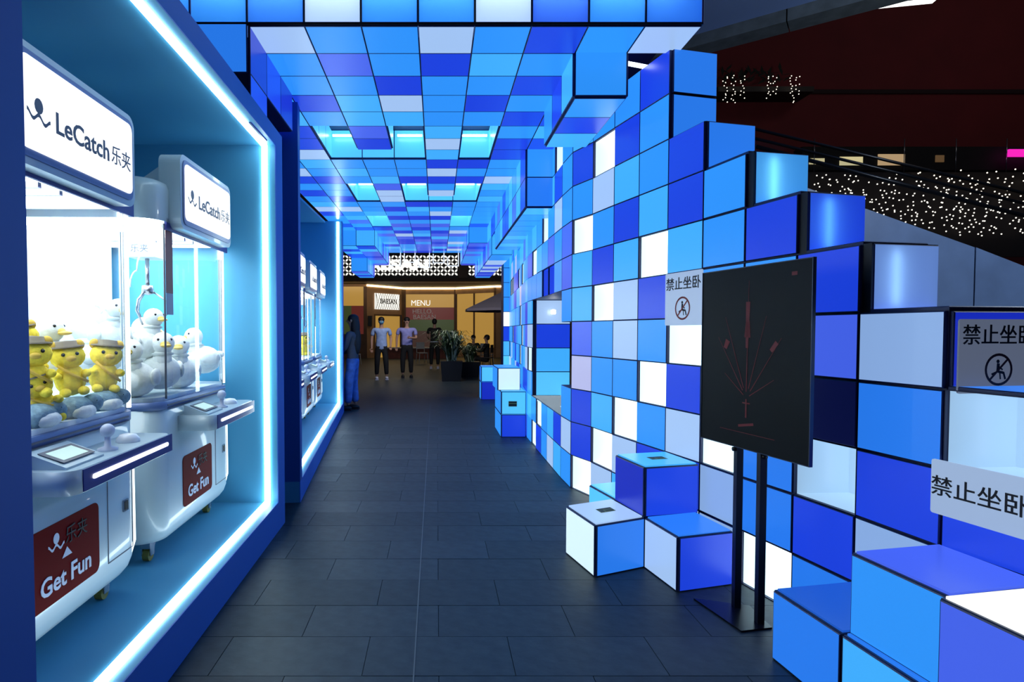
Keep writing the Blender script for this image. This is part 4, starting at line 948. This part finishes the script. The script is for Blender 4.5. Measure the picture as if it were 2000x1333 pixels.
# small lattice sign over the door
Md = None
q = MB(); p0 = seg(b, c_, .2); p1 = seg(b, c_, .86); dd = V(p1[0] - p0[0], p1[1] - p0[1], 0).normalized(); nn_ = V(dd.y, -dd.x, 0)
sc_ = empty('t', (0, 0, 0)); bpy.data.objects.remove(sc_)
cx, cy = (p0[0] + p1[0]) / 2, (p0[1] + p1[1]) / 2
q.prism([(p0[0], p0[1] - .08), (p1[0], p1[1] - .08), (p1[0], p1[1]), (p0[0], p0[1])], 2.45, 3.25); q.build('door_sign', LEAFW, bk)
q = MB()
for i in range(11):
    for s_ in (-1, 1):
        t0 = i / 11; pA = V(*seg(p0, p1, t0), 2.45); pB = V(*seg(p0, p1, min(1, t0 + .18) if s_ > 0 else max(0, t0 - .18)), 3.25)
        e_ = dd * .012; o_ = nn_ * .09
        q.add([pA - e_ + o_, pA + e_ + o_, pB + e_ + o_, pB - e_ + o_], [(0, 1, 2, 3)])
q.build('door_lattice', DBR, bk)
lettering(bk, 'BAESAN', (cx + nn_.x * .1, cy + nn_.y * .1, 2.85), nn_, UP, .34, DBR, 1, .02)
q = MB(); q.box(-3.4, -3.2, -1.24, -1.0, 1.6, 2.1); q.build('wall_plate', BLACK, bk)
# low display of boxes by the shop
r = empty('display_counter', (-1.0, 28.6, 0)); tag(r, 'low reddish display counter in front of the bakery window', 'counter')
q = MB(); q.box(-1.6, 1.6, -.25, .25, 0, .5); q.build('counter', paint('brick_red', (120, 66, 52), .7, noise=.3, nscale=6), r)
q = MB(); q.box(-1.65, 1.65, -.3, .3, .5, .55); q.build('counter_top', CW, r)

# ================================================================== UPPER RIGHT: overhang, red wall, escalator, string lights
SLATE = paint('overhang_slate', (150, 180, 235), .7); GRAN = paint('overhang_granite', (110, 120, 124), .7, noise=.2, nscale=5)
ov = empty('trim_1', (0, 0, 0), kind='structure')
e0 = V(4.58, 10.39, 0); e1 = V(6.7, 8.81, 0); dd = (e1 - e0).normalized(); nn = V(-dd.y, dd.x, 0)
if nn.y < 0: nn = -nn
pA = e0 - dd * 8; pB = e1 + dd * 8
ZB = CAMZ + 5.0
q = MB(); q.prism([(pA.x, pA.y), (pB.x, pB.y), (pB.x - nn.x * 9, pB.y - nn.y * 9), (pA.x - nn.x * 9, pA.y - nn.y * 9)], ZB + .2, ZB + .5); q.build('soffit', SLATE, ov)
for i in range(10):
    s0 = pA + dd * (i * 1.87 + .01); s1 = pA + dd * ((i + 1) * 1.87 - .01)
    q = MB(); q.prism([(s0.x, s0.y), (s1.x, s1.y), (s1.x + nn.x * .42, s1.y + nn.y * .42), (s0.x + nn.x * .42, s0.y + nn.y * .42)], ZB, ZB + .45); q.build('beam_panel', GRAN, ov)
q = MB(); q.box(0, .9, -.06, .06, 0, .03); o = q.build('ceiling_lamp', glow('far_lamp', (255, 255, 250), 3, sample=False, base=0)); o.location = (8.2, 11.0, CAMZ + 6.0); o.rotation_euler = (0, .0, -.2)
tag(o, 'white strip lamp under the dark overhang at the top right', 'lamp')
# maroon wall far right
q = MB(); q.box(5.5, 34, 18, 18.3, 0, 14); o = q.build('wall_far_right', paint('maroon_wall', (112, 26, 30), .8, noise=.1, nscale=1), kind='structure')
q = MB()
for z in (5.0, 8.6): q.box(5.5, 34, 17.95, 18.0, z, z + .12)
q.build('wall_band', paint('maroon_band', (40, 14, 18), .8), o)
# planter ledge with lights, upper
r = empty('light_ledge', (0, 17.4, 0)); tag(r, 'dark planted ledge strung with tiny lights on the maroon wall', 'ledge')
q = MB(); q.box(8.2, 11.0, -.2, .59, 8.35, 8.5); q.build('ledge', DBR, r)
rn = random.Random(11); q = MB()
for i in range(70):
    a = rn.uniform(0, 2 * PI); c0 = V(rn.uniform(8.4, 10.2), rn.uniform(-.1, .2), 8.6 + rn.uniform(0, .4))
    d = V(math.cos(a), 0, abs(math.sin(a))) * .3
    q.add([c0, c0 + d * .5 + V(.05, 0, 0), c0 + d, c0 + d * .5 - V(.05, 0, 0)], [(0, 1, 2, 3)])
q.build('foliage', paint('foliage_dark', (22, 26, 16), .8), r, kind='stuff')
BULB = glow('bulb_warm', (255, 244, 222), 2.2, base=0)
q = MB()
for (x0_, n_) in ((8.35, 6), (8.6, 6), (8.85, 5), (9.6, 5), (9.8, 4), (10.3, 6), (10.45, 4)):
    for i in range(n_ * 2): q.ball((x0_ + rn.uniform(-.08, .08), -.3, 8.4 - i * .07 + .35 + rn.uniform(-.03, .03)), .016, 5, 3)
q.build('light_string', BULB, r, kind='stuff')
# escalator
r = empty('escalator', (0, 8.2, 0)); tag(r, 'escalator with slate side panels and black handrails behind the stepped wall', 'escalator')
def ex(px, py, Y): return ((px - 853) * Y / 1137, CAMZ - (py - 645) * Y / 1137)
a0 = ex(1560, 366, 8.2); a1 = ex(1900, 484, 8.2); a2 = ex(2100, 560, 8.2)
for (s0, s1) in ((a0, a1), (a1, a2)):
    q = MB(); q.prism([(s0[0] + .01, s0[1]), (s1[0] - .01, s1[1]), (s1[0] - .01, max(.3, s1[1] - 2.2)), (s0[0] + .01, max(.3, s0[1] - 2.2))], 0, .12, axis='y'); q.build('side_panel', paint('escalator_slate', (120, 146, 186), .45, noise=.12, nscale=2), r)
for (p, q_, rr) in (((1440, 250), (2080, 400), .022), ((1440, 268), (2080, 420), .022), ((1470, 290), (2080, 445), .03)):
    s0 = ex(*p, 8.4); s1 = ex(*q_, 8.4); q = MB(); q.tube([(s0[0], .2, s0[1]), (s1[0], .2, s1[1])], rr, 8); q.build('handrail', paint('rail_black', (20, 22, 28), .3, metal=.4), r)
q = MB(); s0 = ex(1440, 268, 8.4); s1 = ex(2080, 420, 8.4); s2 = ex(2080, 540, 8.4); s3 = ex(1440, 360, 8.4)
q.add([(s0[0], .2, s0[1]), (s1[0], .2, s1[1]), (s2[0], .2, s2[1]), (s3[0], .2, s3[1])], [(0, 1, 2, 3)]); q.build('glass_balustrade', glass('balustrade', (.8, .84, .9)), r)
# curtain of string lights on the gallery behind
r = empty('light_curtain', (0, 15, 0)); tag(r, 'curtain of tiny warm string lights hanging below the upper gallery', 'string lights')
q = MB(); cnt = 0
x = 1572
while x < 2010:
    ytop = 338 if x < 1760 else 333; ybot = 395 + (x - 1572) * .22 if x < 1900 else 462
    yy = ytop + rn.uniform(0, 25)
    while yy < ybot:
        if rn.random() < .72:
            X, Z = ex(x + rn.uniform(-3, 3), yy + rn.uniform(-2, 2), 15); q.ball((X, rn.uniform(-.15, .15), Z), .019, 5, 3)
        yy += 7.5
    x += rn.uniform(8, 15)
q.build('bulbs', BULB, r, kind='stuff')
q = MB(); X0_, Z0_ = ex(1560, 335, 15); X1_, Z1_ = ex(2060, 500, 15); q.box(X0_, X1_, .2, .3, Z1_, Z0_); q.build('backing', paint('curtain_back', (34, 24, 24), .8), r)
# gallery shops
r = empty('gallery_shops', (0, 16.5, 0)); tag(r, 'dark gallery with lit cream shop openings above the light curtain', 'gallery')
X0_, Z0_ = ex(1560, 290, 16.5); X1_, Z1_ = ex(2060, 335, 16.5); q = MB(); q.box(X0_, X1_, .0, .4, Z1_, Z0_); q.build('gallery_wall', paint('gallery_dark', (14, 12, 13), .8), r)
for (xa, xb, ya, yb, cc_) in ((1573, 1602, 313, 324, 'c'), (1632, 1676, 310, 326, 'c'), (1706, 1757, 305, 326, 'p'), (1817, 1833, 307, 320, 'd')):
    p = ex(xa, yb, 16.5); q_ = ex(xb, ya, 16.5); q = MB(); q.box(p[0], q_[0], -.03, .0, p[1], q_[1])
    q.build('lit_shop', {'c': glow('shop_cream', (214, 200, 150), .9), 'p': glow('shop_pink', (190, 160, 120), .8), 'd': glow('shop_dim', (110, 84, 56), .6)}[cc_], r)
for px in (1757, 1857, 1955, 1583):
    p = ex(px, 340, 16.4); q_ = ex(px, 275, 16.4); q = MB(); q.tube([(p[0], -.1, p[1]), (p[0], -.1, q_[1])], .012, 6); q.build('rail_post', METAL, r)
p = ex(1953, 311, 16.3); q_ = ex(2060, 297, 16.3); q = MB(); q.box(p[0], q_[0], 0, .05, p[1], q_[1]); o = q.build('neon_sign', glow('neon_pink', (250, 40, 190), 1.0)); o.location = (0, 16.2, 0)
tag(o, 'glowing magenta sign panel at the right picture edge', 'sign')
